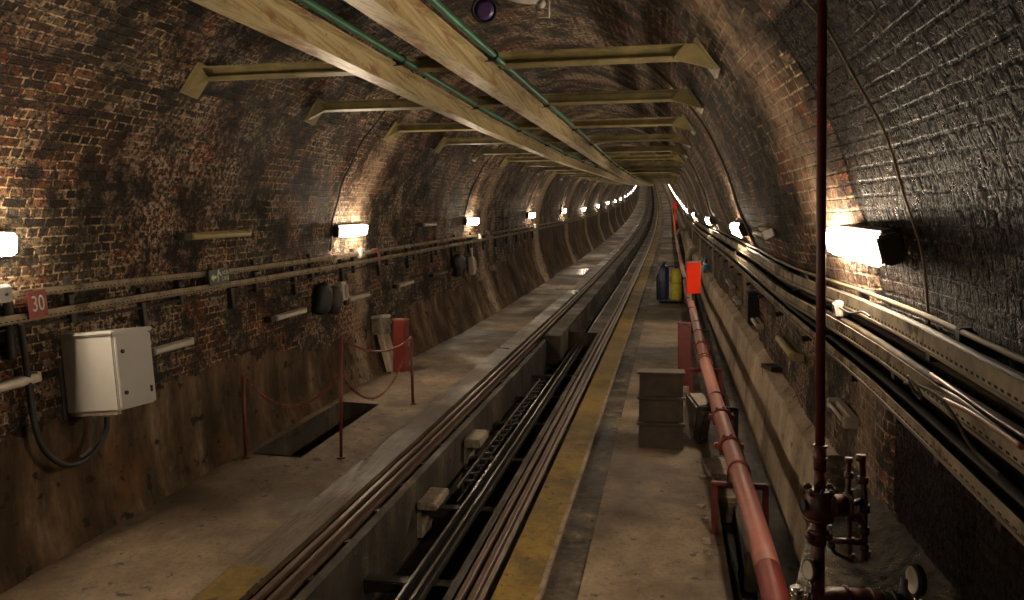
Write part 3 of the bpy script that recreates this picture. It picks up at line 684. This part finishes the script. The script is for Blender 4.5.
for z in (.13, .45):
    b = B(); b.disc(TM @ Vector((.028, .065, z)), TM.to_3x3() @ Vector((1, 0, 0)), .016, .014, 14); obj('lock', b, 'black', d)
b = B(); b.box((.012, .02, .05), TM @ Matrix.Translation((.028, Wd-.06, .12)), .002); obj('handle', b, 'dark', d)
obj('base_rail', cb(-Dp/2, .03, -.015, Dp*.9, .04, .03), 'tray', t)
obj('mounting_plate', cb(-Dp-.03, Wd/2, Hh/2, .05, Wd+.06, Hh+.08), 'dark', t)
pixtube([(20, 322, .12), (24, 350, .10), (30, 395, .10), (36, 430, .12), (46, 452, .14), (62, 464, .16), (80, 463, .18), (96, 449, .22), (106, 432, .24), (107, 417, .24)], -1, .1, .022, 'black', 'thick black cable looping under the white cabinet', 'wall_cable', 'cable')
pixtube([(94, 417, .26), (96, 430, .25), (92, 448, .22), (80, 458, .18)], -1, .1, .016, 'cabdk', 'thinner black cable curving inside the big loop below the cabinet', 'wall_cable', 'cable')
pixtube([(8, 300, .08), (10, 330, .06), (12, 360, .05)], -1, .1, .03, 'cabdk', 'bundle of dark cables at the left picture edge under the tray', 'wall_cable', 'cable')
# 30 plate
def text_mesh(txt, size, Mt, m, name, parent, ex=.002):
    cu = bpy.data.curves.new('t', 'FONT'); cu.body = txt; cu.size = size; cu.extrude = ex; cu.align_x = 'CENTER'; cu.align_y = 'CENTER'; cu.resolution_u = 3
    o = bpy.data.objects.new('t', cu); C.objects.link(o); dg = bpy.context.evaluated_depsgraph_get(); dg.update()
    me = bpy.data.meshes.new_from_object(o.evaluated_get(dg)); bpy.data.objects.remove(o)
    b = B(); b.b.from_mesh(me); 
    for v in b.b.verts: v.co = Mt @ v.co
    return obj(name, b, m, parent)
def signM(side, p, tilt=0):
    if side < 0: R = Matrix(((0, 0, 1), (1, 0, 0), (0, 1, 0)))       # x=+s, y=up, normal=+x
    else: R = Matrix(((0, 0, -1), (-1, 0, 0), (0, 1, 0)))
    return Matrix.Translation(p) @ R.to_4x4() @ Matrix.Rotation(tilt, 4, 'Z')
x, s, h = at_wall(37.5, 304, -1, .17); Ms = signM(-1, W(x, s, h), math.radians(9))
t = thing('number_plate', W(x, s, h), 'small red plate with white number 30 on the left cable trays', 'sign')
b = B(); b.box((.165, .20, .008), Ms, .003); obj('plate', b, 'sign', t); text_mesh('30', .155, Ms @ Matrix.Translation((0, 0, .006)) @ Matrix.Diagonal((.72, 1.05, 1, 1)), 'letter', 'numerals', t)
for yy in (-.08, .08):
    b = B(); b.disc(Ms @ Vector((-.06 if yy > 0 else .06, yy, .006)), (1, 0, 0), .005, .006, 8); obj('screw', b, 'dark', t)
# exit sign
x, s, h = at_wall(219, 276.5, -1, .15); Ms = signM(-1, W(x, s, h), math.radians(9))
t = thing('exit_sign', W(x, s, h), 'small dark green exit sign with arrow and running figure between the left trays', 'sign')
b = B(); b.box((.33, .16, .01), Ms, .002); obj('plate', b, 'signg', t)
for pts in ([(-.14, 0), (-.10, .04), (-.10, .015), (-.055, .015), (-.055, -.015), (-.10, -.015), (-.10, -.04)],):
    b = B(); b.poly([(a, c_, .006) for a, c_ in pts], (0, 0, .002), Ms); obj('arrow', b, 'glow', t)
b = B(); b.poly([(-.03, -.05, .006), (-.01, -.02, .006), (-.02, .02, .006), (.0, .03, .006), (.02, .0, .006), (.035, .005, .006), (.01, .045, .006), (.0, .06, .006), (-.02, .06, .006), (-.025, .035, .006), (-.045, .0, .006), (-.035, -.01, .006), (-.02, .015, .006), (-.025, -.015, .006), (-.045, -.05, .006)], (0, 0, .002), Ms); b.disc(Ms @ Vector((-.005, .065, .007)), (1, 0, 0), .01, .003, 10); obj('running_figure', b, 'glow', t)
text_mesh('ACİL', .05, Ms @ Matrix.Translation((.10, .03, .006)), 'glow', 'lettering', t, .001); text_mesh('ÇIKIŞ', .05, Ms @ Matrix.Translation((.10, -.03, .006)), 'glow', 'lettering', t, .001)
# vertical thin conduit from khaki tube
pixtube([(238, 236, .03), (237, 248, .03), (234, 262, .03)], -1, .03, .008, 'tan', 'thin tan drop pipe below the khaki tube light', 'conduit', 'conduit')
# hanging dark bundle and telephone holder
def blob(pix, side, off, th, m, name, parent=None):
    """an outline on the wall given real thickness, rounded"""
    pts = []; 
    for u, v in pix:
        x, s, h = at_wall(u, v, side, off); pts.append((s, h))
    cs = sum(p[0] for p in pts)/len(pts); ch = sum(p[1] for p in pts)/len(pts); b = B(); R = []
    for k, (f, o_) in enumerate(((1, 0), (1.0, .45), (.86, .85), (.5, 1.0))):
        R.append([b.b.verts.new(W(wallx(side, ch, cs)-side*(off-th+th*o_)*1.0, cs+(s-cs)*f, ch+(h-ch)*f)) for s, h in pts])
    n = len(pts)
    for A, D in zip(R, R[1:]):
        for k in range(n): b.face([A[k], A[(k+1) % n], D[(k+1) % n], D[k]], smooth=True)
    b.face(R[0]); b.face(R[-1]); return obj(name, b, m, parent)
t = tag(blob([(324, 286), (330, 283), (334, 287), (335, 300), (333, 313), (327, 315), (322, 312), (323, 300)], -1, .16, .13, 'black', 'hanging_bag'), 'black bag-like bundle hanging from the tray, nearer of the pair', 'bag')
t = tag(blob([(336, 287), (341, 286), (344, 291), (345, 305), (342, 315), (337, 313), (336, 300)], -1, .15, .12, 'dark', 'hanging_bag'), 'dark grey bundle hanging from the tray, farther of the pair', 'bag')
pixtube([(325, 281), (320, 288), (318, 300), (321, 312), (325, 314)], -1, .06, .010, 'black', 'coil of black cable left of the hanging bundles', 'wall_cable', 'cable')
x, s, h = at_wall(345, 292, -1, .12); Fm = wframe(-1, s, h, .06); t = thing('wall_telephone', Fm.translation, 'pale wall telephone box beside the hanging black bundles', 'telephone')
b = B(); b.box((.17, .12, .28), Fm, .015); obj('body', b, 'offw', t); b = B(); b.box((.05, .04, .2), Fm @ Matrix.Translation((.02, .08, 0)), .012); obj('handset', b, 'offw', t); b = B(); b.box((.09, .04, .07), Fm @ Matrix.Translation((.0, .06, -.16)), .01); obj('cord_socket', b, 'black', t)
x, s, h = at_wall(474, 266, -1, .12); Fm = wframe(-1, s, h, .07); t = thing('wall_telephone', Fm.translation, 'pale wall box below the third left lamp, right of the black bracket', 'telephone')
b = B(); b.box((.2, .12, .42), Fm, .02); obj('body', b, 'offw', t); b = B(); b.box((.05, .04, .28), Fm @ Matrix.Translation((.03, .08, 0)), .012); obj('handset', b, 'offw', t); b = B(); b.tube([Fm @ Vector((0, .02, .2)), Fm @ Vector((0, .02, .42))], .02, 8); obj('feed_pipe', b, 'offw', t)
t = tag(blob([(458, 257), (463, 254), (467, 257), (466, 262), (468, 266), (464, 270), (463, 277), (460, 276), (460, 268), (458, 265)], -1, .16, .13, 'black', 'hanging_bag'), 'small black bundle on the left wall beside the farther telephone', 'bag')
# ------------------------------------------------------------------ left red box, barrier
def red_box(x, s, w, d, H, label, m='red', base=True, rz=0):
    p = W(x, s, HF); t = thing('hydrant_cabinet', p, label, 'hydrant cabinet')
    R = Matrix.Translation(p) @ Matrix.Rotation(rz, 4, 'Z')
    b = B(); b.box((w, d, H), R @ Matrix.Translation((0, 0, H/2-.02)), .006); obj('body', b, m, t)
    b = B(); b.box((w+.015, d+.015, .03), R @ Matrix.Translation((0, 0, H)), .006); obj('top', b, 'pink' if m == 'red' else m, t, 'paler dusty top')
    b = B(); b.box((w*.86, .012, H*.86), R @ Matrix.Translation((0, -d/2-.005, H/2)), .003); dd = obj('door', b, m, t)
    b = B(); b.box((.015, .02, .05), R @ Matrix.Translation((w*.33, -d/2-.018, H*.55)), .003); obj('handle', b, 'dred', dd)
    if base: b = B(); b.box((w+.06, d+.06, .03), R @ Matrix.Translation((0, 0, .0))); obj('base_plate', b, 'block', t)
x, s, _ = at_h(400, 374, HF); red_box(x-.02, s+.1, .19, .2, .84, 'tall red box standing by the left wall behind the chain barrier')
x, s, _ = at_h(684.5, 388, HF); red_box(x, s+.1, .19, .2, .92, 'dark red box standing between the steps and the red pipe', 'dred')
# leaning block behind the left red box
p = at_wall(376, 350, -1, .1)
t = thing('leaning_slab', W(p[0], p[1], HF), 'pale box on a leaning stone slab against the left wall', 'slab')
x1, s1, _ = at_h(387, 374, HF); x0, s0, _ = at_wall(377, 335, -1, .16)
b = B(); b.box((.10, .30, .66), Matrix.Translation(W(x1-.05, s1+.15, HF+.33)) @ Matrix.Rotation(math.radians(-16), 4, 'Y'), .01); obj('slab', b, 'plinth', t)
b = B(); b.box((.2, .34, .26), Matrix.Translation(W(x1-.17, s1+.15, HF+.72)) @ Matrix.Rotation(math.radians(-8), 4, 'Y'), .012); obj('grey_box', b, 'block', t)
b = B(); b.box((.23, .37, .05), Matrix.Translation(W(x1-.18, s1+.15, HF+.87)) @ Matrix.Rotation(math.radians(-8), 4, 'Y'), .012); obj('lid', b, 'offw', t)
posts = []
for (ub, vb, ut, vt, lab) in ((246, 453, 243, 375, 'short red barrier post beside the left wall'), (341, 458, 341, 338, 'tall red barrier post at the near corner of the floor pit'), (413, 404, 411, 338, 'red barrier post beyond the pit, nearest the track')):
    x, s, _ = at_h(ub, vb, HF)
    if ub == 246: x, s, _ = at_x(ub, 455, -4.36)
    base = W(x, s, HF); D = base.dot(Vector((-SP, CP, 0))); top = at_d(ut, vt, D)
    t = thing('barrier_post', base, lab, 'post'); b = B(); b.tube([base-Vector((0, 0, .04)), top], .017 if ub != 413 else .02, 10); obj('pole', b, 'dred', t)
    b = B(); b.ring(top, (1, .2, 0), .02, .006, 12, 6); obj('eye', b, 'dred', t); b = B(); b.disc(base+Vector((0, 0, .005)), (0, 0, 1), .045, .015, 16); obj('foot', b, 'dred', t); posts.append((base, top))
midB = at_d(341, 373, posts[1][0].dot(Vector((-SP, CP, 0))))
def chain(a, b_, sag, label):
    L = (b_-a).length; n = max(8, int(L*1.12/.034)); b = B(); P = [a.lerp(b_, k/n)-Vector((0, 0, sag*4*(k/n)*(1-k/n))) for k in range(n+1)]
    for k in range(n):
        p, q = P[k], P[k+1]; d = (q-p).normalized(); e = (q-p).length*.72; side = d.orthogonal().normalized(); side = side if k % 2 else d.cross(side)
        m = (p+q)/2; b.tube([m+d*math.cos(j*math.pi/4)*e+side*math.sin(j*math.pi/4)*.014 for j in range(8)], .0052, 5, closed=True)
    return tag(obj('chain', b, 'red'), label, 'chain')
chain(posts[0][1], midB, .34, 'red chain sagging from the wall post to the tall post')
chain(posts[1][1], posts[2][1], .16, 'upper red chain from the tall post top to the far post')
chain(midB, posts[2][1], .50, 'lower red chain from the middle of the tall post to the far post')
# ------------------------------------------------------------------ steps
xa, sa, _ = at_h(638, 447, HF); xb_, _, _ = at_h(684, 447, HF)
t = thing('step_block', W((xa+xb_)/2, sa, HF), 'dark three-tier wooden step unit standing on the right walkway', 'steps')
Wt = xb_-xa-.02; xm = (xa+xb_)/2; H3 = .266
for k in range(3):
    z = H3*k; y0 = .10*k
    b = B(); b.bx(W(xm, sa, HF)+Vector((0, y0+.2, z+H3/2)), (Wt, .4, H3), bev=.004); b.bx(W(xm, sa, HF)+Vector((-Wt/2+.01, y0-.006, z+H3/2)), (.025, .02, H3-.02)); b.bx(W(xm, sa, HF)+Vector((Wt/2-.01, y0-.006, z+H3/2)), (.025, .02, H3-.02)); obj('tier', b, 'wood', t)
    b = B(); b.bx(W(xm, sa, HF)+Vector((0, y0+.20, z+H3)), (Wt+.05, .48, .024), bev=.005); obj('tread', b, 'wood', t)
# ------------------------------------------------------------------ red pipe along the floor
HP = -2.13
pp_ = [(790, 650), (775, 596), (759, 536), (741, 478), (721, 418), (706, 366), (697.5, 330), (691, 303), (686, 283), (682, 266), (678, 248), (675.5, 234), (674, 222), (672, 210), (670.5, 200)]
P3 = []
for u, v in pp_:
    x, s, h = at_h(u, v, HP); P3.append(W(x, s, HP))
print('pipe', [(round(p.x, 2), round(p.y, 1)) for p in P3])
def along(u, v): 
    x, s, h = at_h(u, v, HP); return W(x, s, HP)
t = thing('fire_main', P3[3]-Vector((0, 0, .07)), 'long dusty red fire main pipe running beside the right walkway', 'pipe')
brk = along(768, 570)
b = B(); b.tube([P3[0]+(P3[0]-P3[1]), P3[0], brk], .074, 20); obj('pipe_run', b, 'red', t, 'clean bright red section')
b = B(); b.tube([brk]+P3[2:], .075, 20); obj('pipe_run', b, 'pink', t, 'dusty pink-red section')
for u, v, big in ((721.5, 417, 1), (729, 446, 1), (701.5, 347, 1), (698.5, 334, 0), (704.5, 359, 0), (717, 399, 0), (692, 311, 0), (688.5, 301, 0), (739, 470, 0), (685, 281, 1), (678.5, 255, 1)):
    p = along(u, v); d = (along(u-1.5, v-5)-p).normalized(); b = B()
    if big:
        b.tube([p-d*.035, p-d*.02, p+d*.02, p+d*.035], .09, 18, rs=[.084, .098, .098, .084])
        for k in range(10):
            a = k*math.pi/5; o1 = d.orthogonal().normalized(); o2 = d.cross(o1); b.sphere(p+(o1*math.cos(a)+o2*math.sin(a))*.1, .014)
        sd = Vector((1, 0, 0)); b.bx(p+sd*.105, (.045, .06, .05), bev=.006); b.bx(p-sd*.105, (.045, .06, .05), bev=.006)
        obj('coupling', b, 'red', t)
    else: b.ring(p, d, .08, .008, 24, 6); obj('hoop', b, 'dred', t)
for i, (u, v, lab) in enumerate(((739, 472, 'red angle-iron pipe stand nearest the camera'), (717, 399, 'dark pipe stand beside the leaning stone block'), (705, 362, 'rusty pipe stand behind the dark red box'), (697, 325, 'pipe stand farther back under the fire main'))):
    p = along(u, v); bz = W(p.x, p.y, HF).z; t = thing('pipe_stand', Vector((p.x, p.y, bz)), lab, 'stand'); top = p.z-.085
    m = 'dred' if i in (0, 2) else 'dark'
    b = B(); b.bx((p.x+.0, p.y, top-.012), (.42, .05, .025)); b.bx((p.x, p.y+.02, top-.03), (.42, .008, .05)); obj('crossbar', b, m, t)
    for e in (-.19, .20):
        zb = (W(p.x, p.y, HF).z if e < 0 else W(p.x, p.y, HF-.1).z)
        b = B(); b.bx((p.x+e, p.y, (top+zb)/2-.01), (.05, .012, top-zb)); b.bx((p.x+e+.02, p.y+.02, (top+zb)/2-.01), (.012, .045, top-zb)); obj('leg', b, m, t)
    b = B(); q = [Vector((p.x+.085*math.cos(a), p.y-.0, p.z+.085*math.sin(a))) for a in [math.pi*k/12 for k in range(13)]]; q = [Vector((p.x+.085, p.y, top))]+q+[Vector((p.x-.085, p.y, top))]; b.tube(q, .007, 6); obj('u_bolt', b, 'red', t)
# stones and blocks along the gutter
def stone(u, v, h, size, label, rz=.3, m='block', name='stone_block', rx=0, cat='block'):
    x, s, hh = at_h(u, v, h); b = B(); Mt = Matrix.Translation(W(x, s, h)+Vector((0, 0, size[2]/2-.02))) @ Matrix.Rotation(rz, 4, 'Z') @ Matrix.Rotation(rx, 4, 'X')
    b.box(size, Mt, min(size)*.12)
    for v_ in b.b.verts: v_.co += Vector((noise.noise(v_.co*9), noise.noise(v_.co*9+Vector((5, 0, 0))), noise.noise(v_.co*9+Vector((0, 5, 0)))))*min(size)*.1
    return tag(obj(name, b, m), label, cat)
stone(697, 437, HF, (.20, .34, .48), 'pale stone block leaning under the pipe beside the steps', .35, rx=.35)
stone(717, 477, HF-.1, (.26, .55, .14), 'flat stone slab in the gutter behind the near pipe stand', .15, rx=.1)
stone(722, 515, HF-.28, (.24, .5, .24), 'rough stone slab in the gutter just below the near pipe stand', .1)
stone(745, 560, HF-.28, (.1, 1.3, .30), 'long timber board on edge in the gutter under the pipe', -.02, 'wood', 'timber_board', cat='board')
for i, (u, v) in enumerate(((706, 541), (701, 507), (703, 478), (705, 520), (709, 552))):
    stone(u, v, HF, (.06, .07, .04), 'small stone chip on the walkway edge by the near pipe stand', i, name='stone_chip', cat='stone')['group'] = 'stone chips along the walkway edge'
# ------------------------------------------------------------------ far right: bright red box, cylinders, bottle
p = at_d(693.5, 293.5, 10.4); t = thing('hose_box', p, 'bright orange-red box raised on a post beside the pipe', 'box')
b = B(); b.bx(p+Vector((0, .1, .225)), (.185, .2, .45), PSI*.3, .006); obj('body', b, 'redb', t); b = B(); b.bx(p+Vector((0, .1, .455)), (.2, .215, .025), PSI*.3, .006); obj('top', b, 'pink', t, 'paler dusty top edge')
fz = W(p.x, p.y, HF).z; b = B(); b.bx((p.x-.0, p.y+.16, p.z-.03), (.04, .04, .14)); obj('post', b, 'dark', t)
x, s, _ = at_h(671, 303, HF); base = W(x, s, HF)
t = thing('cylinder_trolley', base, 'dark two-wheeled trolley on the right walkway under the two cylinders', 'trolley')
b = B(); b.bx(base+Vector((0, .1, .06)), (.66, .5, .03)); obj('bed', b, 'dark', t)
for e in (-1, 1):
    b = B(); b.disc(base+Vector((e*.30, .1, .09)), (1, 0, 0), .09, .04, 18); obj('wheel', b, 'black', t)
b = B(); b.tube([base+Vector((-.36, -.05, .08)), base+Vector((-.38, .25, .7)), base+Vector((-.3, .3, 1.0)), base+Vector((.2, .3, 1.0)), base+Vector((.3, .25, .7)), base+Vector((.32, .1, .08))], .02, 8); obj('handle', b, 'black', t)
def cyl(dx, r, H, m, lab, cap_m):
    q = base+Vector((dx, .05, .08)); t = thing('gas_cylinder', q, lab, 'cylinder')
    b = B(); b.tube([q+Vector((0, 0, z)) for z in (0, .02, H*.8, H*.88, H*.93)], r, 20, rs=[r*.9, r, r, r*.8, r*.4]); obj('body', b, m, t)
    b = B(); b.tube([q+Vector((0, 0, H*.92)), q+Vector((0, 0, H))], r*.35, 12); b.bx(q+Vector((.03, 0, H)), (.12, .05, .04)); obj('valve', b, cap_m, t)
    b = B(); b.ring(q+Vector((0, 0, H*.5)), (0, 0, 1), r*1.02, .008, 20, 5); obj('strap', b, 'dark', t)
cyl(-.20, .15, 1.02, 'navy', 'navy blue gas cylinder standing on the trolley', 'dark'); cyl(.14, .14, .92, 'yel', 'yellow gas cylinder beside the navy one on the trolley', 'dark')
x, s, h = at_h(706, 273, -1.79); q = at_d(706, 273, 13.2)
q = W(.93, q.y, toph(q.y)+.02); D = q.dot(Vector((-SP, CP, 0))); 
b0 = solve(lambda p: p.z-G(p)+1.77, ray(706.5, 273)); q = b0
t = thing('water_bottle', q, 'clear bottle with a blue label and blue cap on the far end of the plinth', 'bottle'); k = q.length/13.2
b = B(); b.tube([q+Vector((0, 0, z*k)) for z in (0, .01, .17, .2, .24)], .05, 16, rs=[r_*k for r_ in (.05, .058, .058, .045, .02)]); obj('body', b, 'chrome', t); b = B(); b.tube([q+Vector((0, 0, z*k)) for z in (.06, .14)], .06*k, 16); obj('label_band', b, 'blue', t, 'blue paper band'); b = B(); b.tube([q+Vector((0, 0, z*k)) for z in (.24, .28)], .028*k, 12); obj('cap', b, 'blue', t, 'blue cap')
# dark speaker-like box on the right ledge
x, s, h = at_wall(747.5, 309, 1, .14); Fm = wframe(1, s, h, .07); t = thing('wall_box', Fm.translation, 'dark grey upright box on the right wall between two unlit tubes', 'box')
b = B(); b.box((.26, .13, .42), Fm, .01); obj('body', b, 'dark', t); b = B(); b.box((.22, .015, .37), Fm @ Matrix.Translation((0, .07, 0)), .004); obj('cover', b, 'dark', t); b = B(); b.box((.30, .16, .03), Fm @ Matrix.Translation((0, 0, .22)), .004); obj('hood', b, 'dark', t)
batten(1, 737, 300, .5, 'short white tube light just beyond the dark wall box', r=.022, off=.06)
# loose lumps on the ledge
stone(776, 368, -1.80, (.22, .5, .05), 'flat dark slab lying on the ledge of the right plinth', .1, 'dark', 'ledge_slab', cat='slab')
# short pale pipe arches far right
for i, (u, v, lab) in enumerate(((696, 253, 'pale curved pipe stub rising beside the bright red box'), (682, 232, 'farther pale curved pipe stub beside the fire main'))):
    q = b0 = solve(lambda p: p.z-G(p)+1.9, ray(u, v)); k = .1
    b = B(); b.tube([q+Vector((-.3, 0, -.55)), q+Vector((-.28, 0, -.1)), q+Vector((-.18, 0, .1)), q+Vector((0, 0, .16)), q+Vector((.16, 0, .1)), q+Vector((.25, 0, -.1))], .13 if i == 0 else .12, 14)
    tag(obj('pipe_stub', b, 'pipegrey'), lab, 'pipe')
for i, (u, v, lab) in enumerate(((674.5, 208, 'bright red marker box far up the right side'),)):
    q = at_d(675, 209.5, 36); b = B(); b.bx(q+Vector((0, 0, .2)), (.16, .2, .4), bev=.01); b.bx(q+Vector((0, 0, -.5)), (.06, .06, 1.2)); tag(obj('marker_box', b, 'redb'), lab, 'box')
# ------------------------------------------------------------------ near standpipe with valve assembly
DP = 3.0
def q3(u, v, D=DP): return at_d(u, v, D)
t = thing('standpipe', q3(819.5, 595), 'dark red vertical standpipe with valves in front of the right wall', 'standpipe')
b = B(); b.tube([q3(822.5, -75), q3(821, 250), q3(820, 445)], .0195, 16); obj('riser', b, 'dred', t)
b = B(); b.tube([q3(820, 445), q3(820, 470)], .026, 16); b.ring(q3(820, 446), (0, 0, 1), .027, .005); b.ring(q3(820, 458), (0, 0, 1), .027, .004); b.tube([q3(820, 470), q3(819.5, 494)], .023, 14); obj('sleeve', b, 'dred', t)
b = B(); b.tube([q3(818.5, 520), q3(818, 600)], .026, 16); obj('riser', b, 'dred', t)
b = B(); c0 = q3(819, 505); b.tube([c0-Vector((0, 0, .062)), c0-Vector((0, 0, .055)), c0+Vector((0, 0, .055)), c0+Vector((0, 0, .062))], .05, 20, rs=[.045, .055, .055, .045]); b.ring(q3(819, 491), (0, 0, 1), .05, .009); b.ring(q3(819, 519), (0, 0, 1), .05, .009)
b.tube([c0, c0+Vector((.115, .02, 0))], .045, 18); b.ring(c0+Vector((.055, .01, 0)), (1, .2, 0), .045, .008); b.ring(c0+Vector((.112, .02, 0)), (1, .2, 0), .044, .01); b.sphere(c0+Vector((.12, .02, 0)), .042, (.5, 1, 1))
vb_ = obj('valve_body', b, 'vred', t)
for k in range(8):
    a = k*math.pi/4; b = B(); b.tube([c0+Vector((.055*math.cos(a), .055*math.sin(a), z)) for z in (.045, .075)], .007, 6); obj('bolt', b, 'dark', vb_)
b = B(); c1 = q3(819, 484); b.ring(c1+Vector((0, -.03, 0)), (0, 1, .2), .017, .005, 16, 6); b.disc(c1+Vector((0, -.025, 0)), (0, 1, .2), .008, .02, 10); b.bx(c1+Vector((-.045, 0, -.01)), (.03, .03, .025), bev=.006); b.bx(c1+Vector((.04, 0, -.01)), (.03, .03, .025), bev=.006); obj('hand_wheel', b, 'brass', t, 'small rusty brass hand wheel')
b = B(); b.disc(c0+Vector((-.062, -.01, .0)), (1, .15, 0), .026, .006, 16); obj('tag_plate', b, 'navy', t, 'dark blue tag')
b = B(); b.tube([q3(818.5, 522), q3(818.5, 545)], .03, 16); b.ring(q3(818.5, 532), (0, 0, 1), .03, .012); b.sphere(q3(810, 536), .022); b.sphere(q3(828, 536), .02); b.sphere(q3(811, 540), .018); obj('lower_flange', b, 'vred', t)
# little side manifold
def bt(pix, r, m, name, par, D=DP+.03, n=10): b = B(); b.tube([q3(u, v, D) for u, v in pix], r, n); return obj(name, b, m, par)
bt([(849, 460), (848, 490), (849, 530), (850, 562)], .011, 'vred', 'side_pipe', t); bt([(862, 456), (864, 500), (864, 560)], .014, 'vred', 'side_pipe', t)
for u, v, r in ((849, 460, .016), (861, 458, .02), (849, 475, .018), (863, 480, .022), (849, 492, .016), (850, 517, .02), (850, 540, .018), (864, 508, .024), (864, 530, .022), (864, 547, .02), (851, 556, .016), (867, 553, .016), (832, 545, .014), (848, 505, .018)):
    b = B(); p = q3(u, v, DP+.03); b.tube([p-Vector((0, 0, r*.7)), p+Vector((0, 0, r*.7))], r, 8); obj('fitting', b, 'vred' if int(u) % 2 else 'dark', t)
bt([(830, 540), (862, 542)], .013, 'vred', 'link_pipe', t); bt([(842, 507), (864, 500)], .013, 'dark', 'link_pipe', t); bt([(852, 517), (864, 523)], .013, 'vred', 'link_pipe', t); bt([(830, 525), (830, 545), (835, 553), (848, 559)], .009, 'dark', 'link_pipe', t); bt([(848, 517), (852, 513), (858, 514), (861, 519)], .008, 'chrome', 'valve_lever', t)
# elbow and horizontal outlet at the bottom of the picture
b = B(); E = [q3(817, 640), q3(817, 612), q3(821, 600), q3(832, 597.5), q3(850, 598.5), q3(878, 602)]; b.tube(E, .045, 18); b.ring(q3(846, 598.3), (1, .22, 0), .046, .008, 22, 6); b.ring(q3(870, 601), (1, .22, 0), .046, .008, 22, 6); obj('elbow', b, 'vred', t)
b = B(); b.tube([q3(880, 602), q3(905, 606)], .04, 18, rs=[.046, .05]); b.ring(q3(893, 602), (1, .25, .1), .045, .01); obj('outlet', b, 'dark', t)
def gauge(u, v, r, lab, ang, stem):
    p = q3(u, v, DP-.05); tt = thing('pressure_gauge', p, lab, 'gauge'); ax = Vector((math.cos(ang), math.sin(ang), .05)).normalized()
    b = B(); b.disc(p, ax, r, .03, 24); obj('case', b, 'black', tt); b = B(); b.disc(p+ax*.016, ax, r*.86, .004, 24); obj('dial', b, 'offw', tt, 'pale dial face'); b = B(); b.tube([p-Vector((0, 0, r)), p-Vector((0, 0, r+stem))], .008, 8); obj('stem', b, 'chrome', tt)
gauge(916, 580, .062, 'round pressure gauge seen edge-on at the bottom, right of the outlet pipe', math.pi*1.04, .06)
gauge(811.5, 570, .042, 'small pale pressure gauge seen edge-on left of the standpipe foot', math.pi*1.12, .05)
t = thing('chrome_valve', q3(797, 596), 'small shiny chrome valve at the bottom left of the standpipe foot', 'valve')
b = B(); p = q3(797, 590); b.tube([p+Vector((0, 0, -.07)), p+Vector((0, 0, -.02)), p+Vector((-.008, 0, .015))], .022, 14); b.ring(p+Vector((0, 0, -.02)), (0, 0, 1), .023, .005); b.ring(p+Vector((0, 0, .002)), (0, 0, 1), .021, .005); obj('body', b, 'chrome', t); b = B(); b.tube([p+Vector((.04, 0, -.06)), p+Vector((.045, 0, .02))], .013, 10); obj('lever', b, 'chrome', t)
t = thing('outlet_valve', q3(906, 592), 'dark valve body at the bottom beside the round pressure gauge', 'valve')
b = B(); p = q3(906, 590); b.tube([p+Vector((0, 0, -.12)), p+Vector((0, 0, .05))], .03, 12, rs=[.036, .02]); obj('body', b, 'dark', t); b = B(); b.bx(p+Vector((.015, -.02, .0)), (.008, .008, .09)); obj('indicator', b, 'red', t, 'red indicator strip')
# junction box and dark cover plates on left floor, shallow wet covers far up
for i, (u, v, lab) in enumerate(((585, 272, 'wet shiny metal cover in the left walkway'), (566, 288, 'small dark cover slab against the left wall foot'))):
    x, s, _ = at_h(u, v, HF); b = B(); w = 1.0 if i == 0 else .55; x = -3.75 if i == 0 else x
    b.sweep([(x-w/2, HF), (x-w/2, HF+.02), (x+w/2, HF+.02), (x+w/2, HF)], frange(s-1.2+(.8*i), s+1.2-(.6*i), .4), closed=True, cap=True); tag(obj('floor_cover', b, 'shiny' if i == 0 else 'block'), lab, 'cover')
# ------------------------------------------------------------------ light and camera
def area(loc, tgt, size, power, col=(1, .86, .7)):
    l = bpy.data.lights.new('lamp_light', 'AREA'); l.shape = 'RECTANGLE'; l.size, l.size_y = size; l.energy = power; l.color = col
    o = bpy.data.objects.new('lamp_light', l); C.objects.link(o); o.location = loc; d = (Vector(tgt)-Vector(loc)); o.rotation_euler = d.to_track_quat('-Z', 'Y').to_euler(); return o
w = bpy.data.worlds.new('World'); bpy.context.scene.world = w; w.use_nodes = True
w.node_tree.nodes['Background'].inputs[0].default_value = (1.0, .74, .50, 1); w.node_tree.nodes['Background'].inputs[1].default_value = .12
cam = bpy.data.cameras.new('Camera'); cam.lens = 36*F/1024; cam.sensor_width = 36; cam.clip_start = .05; cam.clip_end = 400
co = bpy.data.objects.new('Camera', cam); C.objects.link(co); co.rotation_euler = (math.pi/2, 0, PSI); bpy.context.scene.camera = co
vs = bpy.context.scene.view_settings; bpy.context.scene.display_settings.display_device = 'sRGB'
vs.view_transform = 'Standard'; vs.look = 'None'; vs.gamma = 1; vs.use_curve_mapping = False; vs.exposure = 0
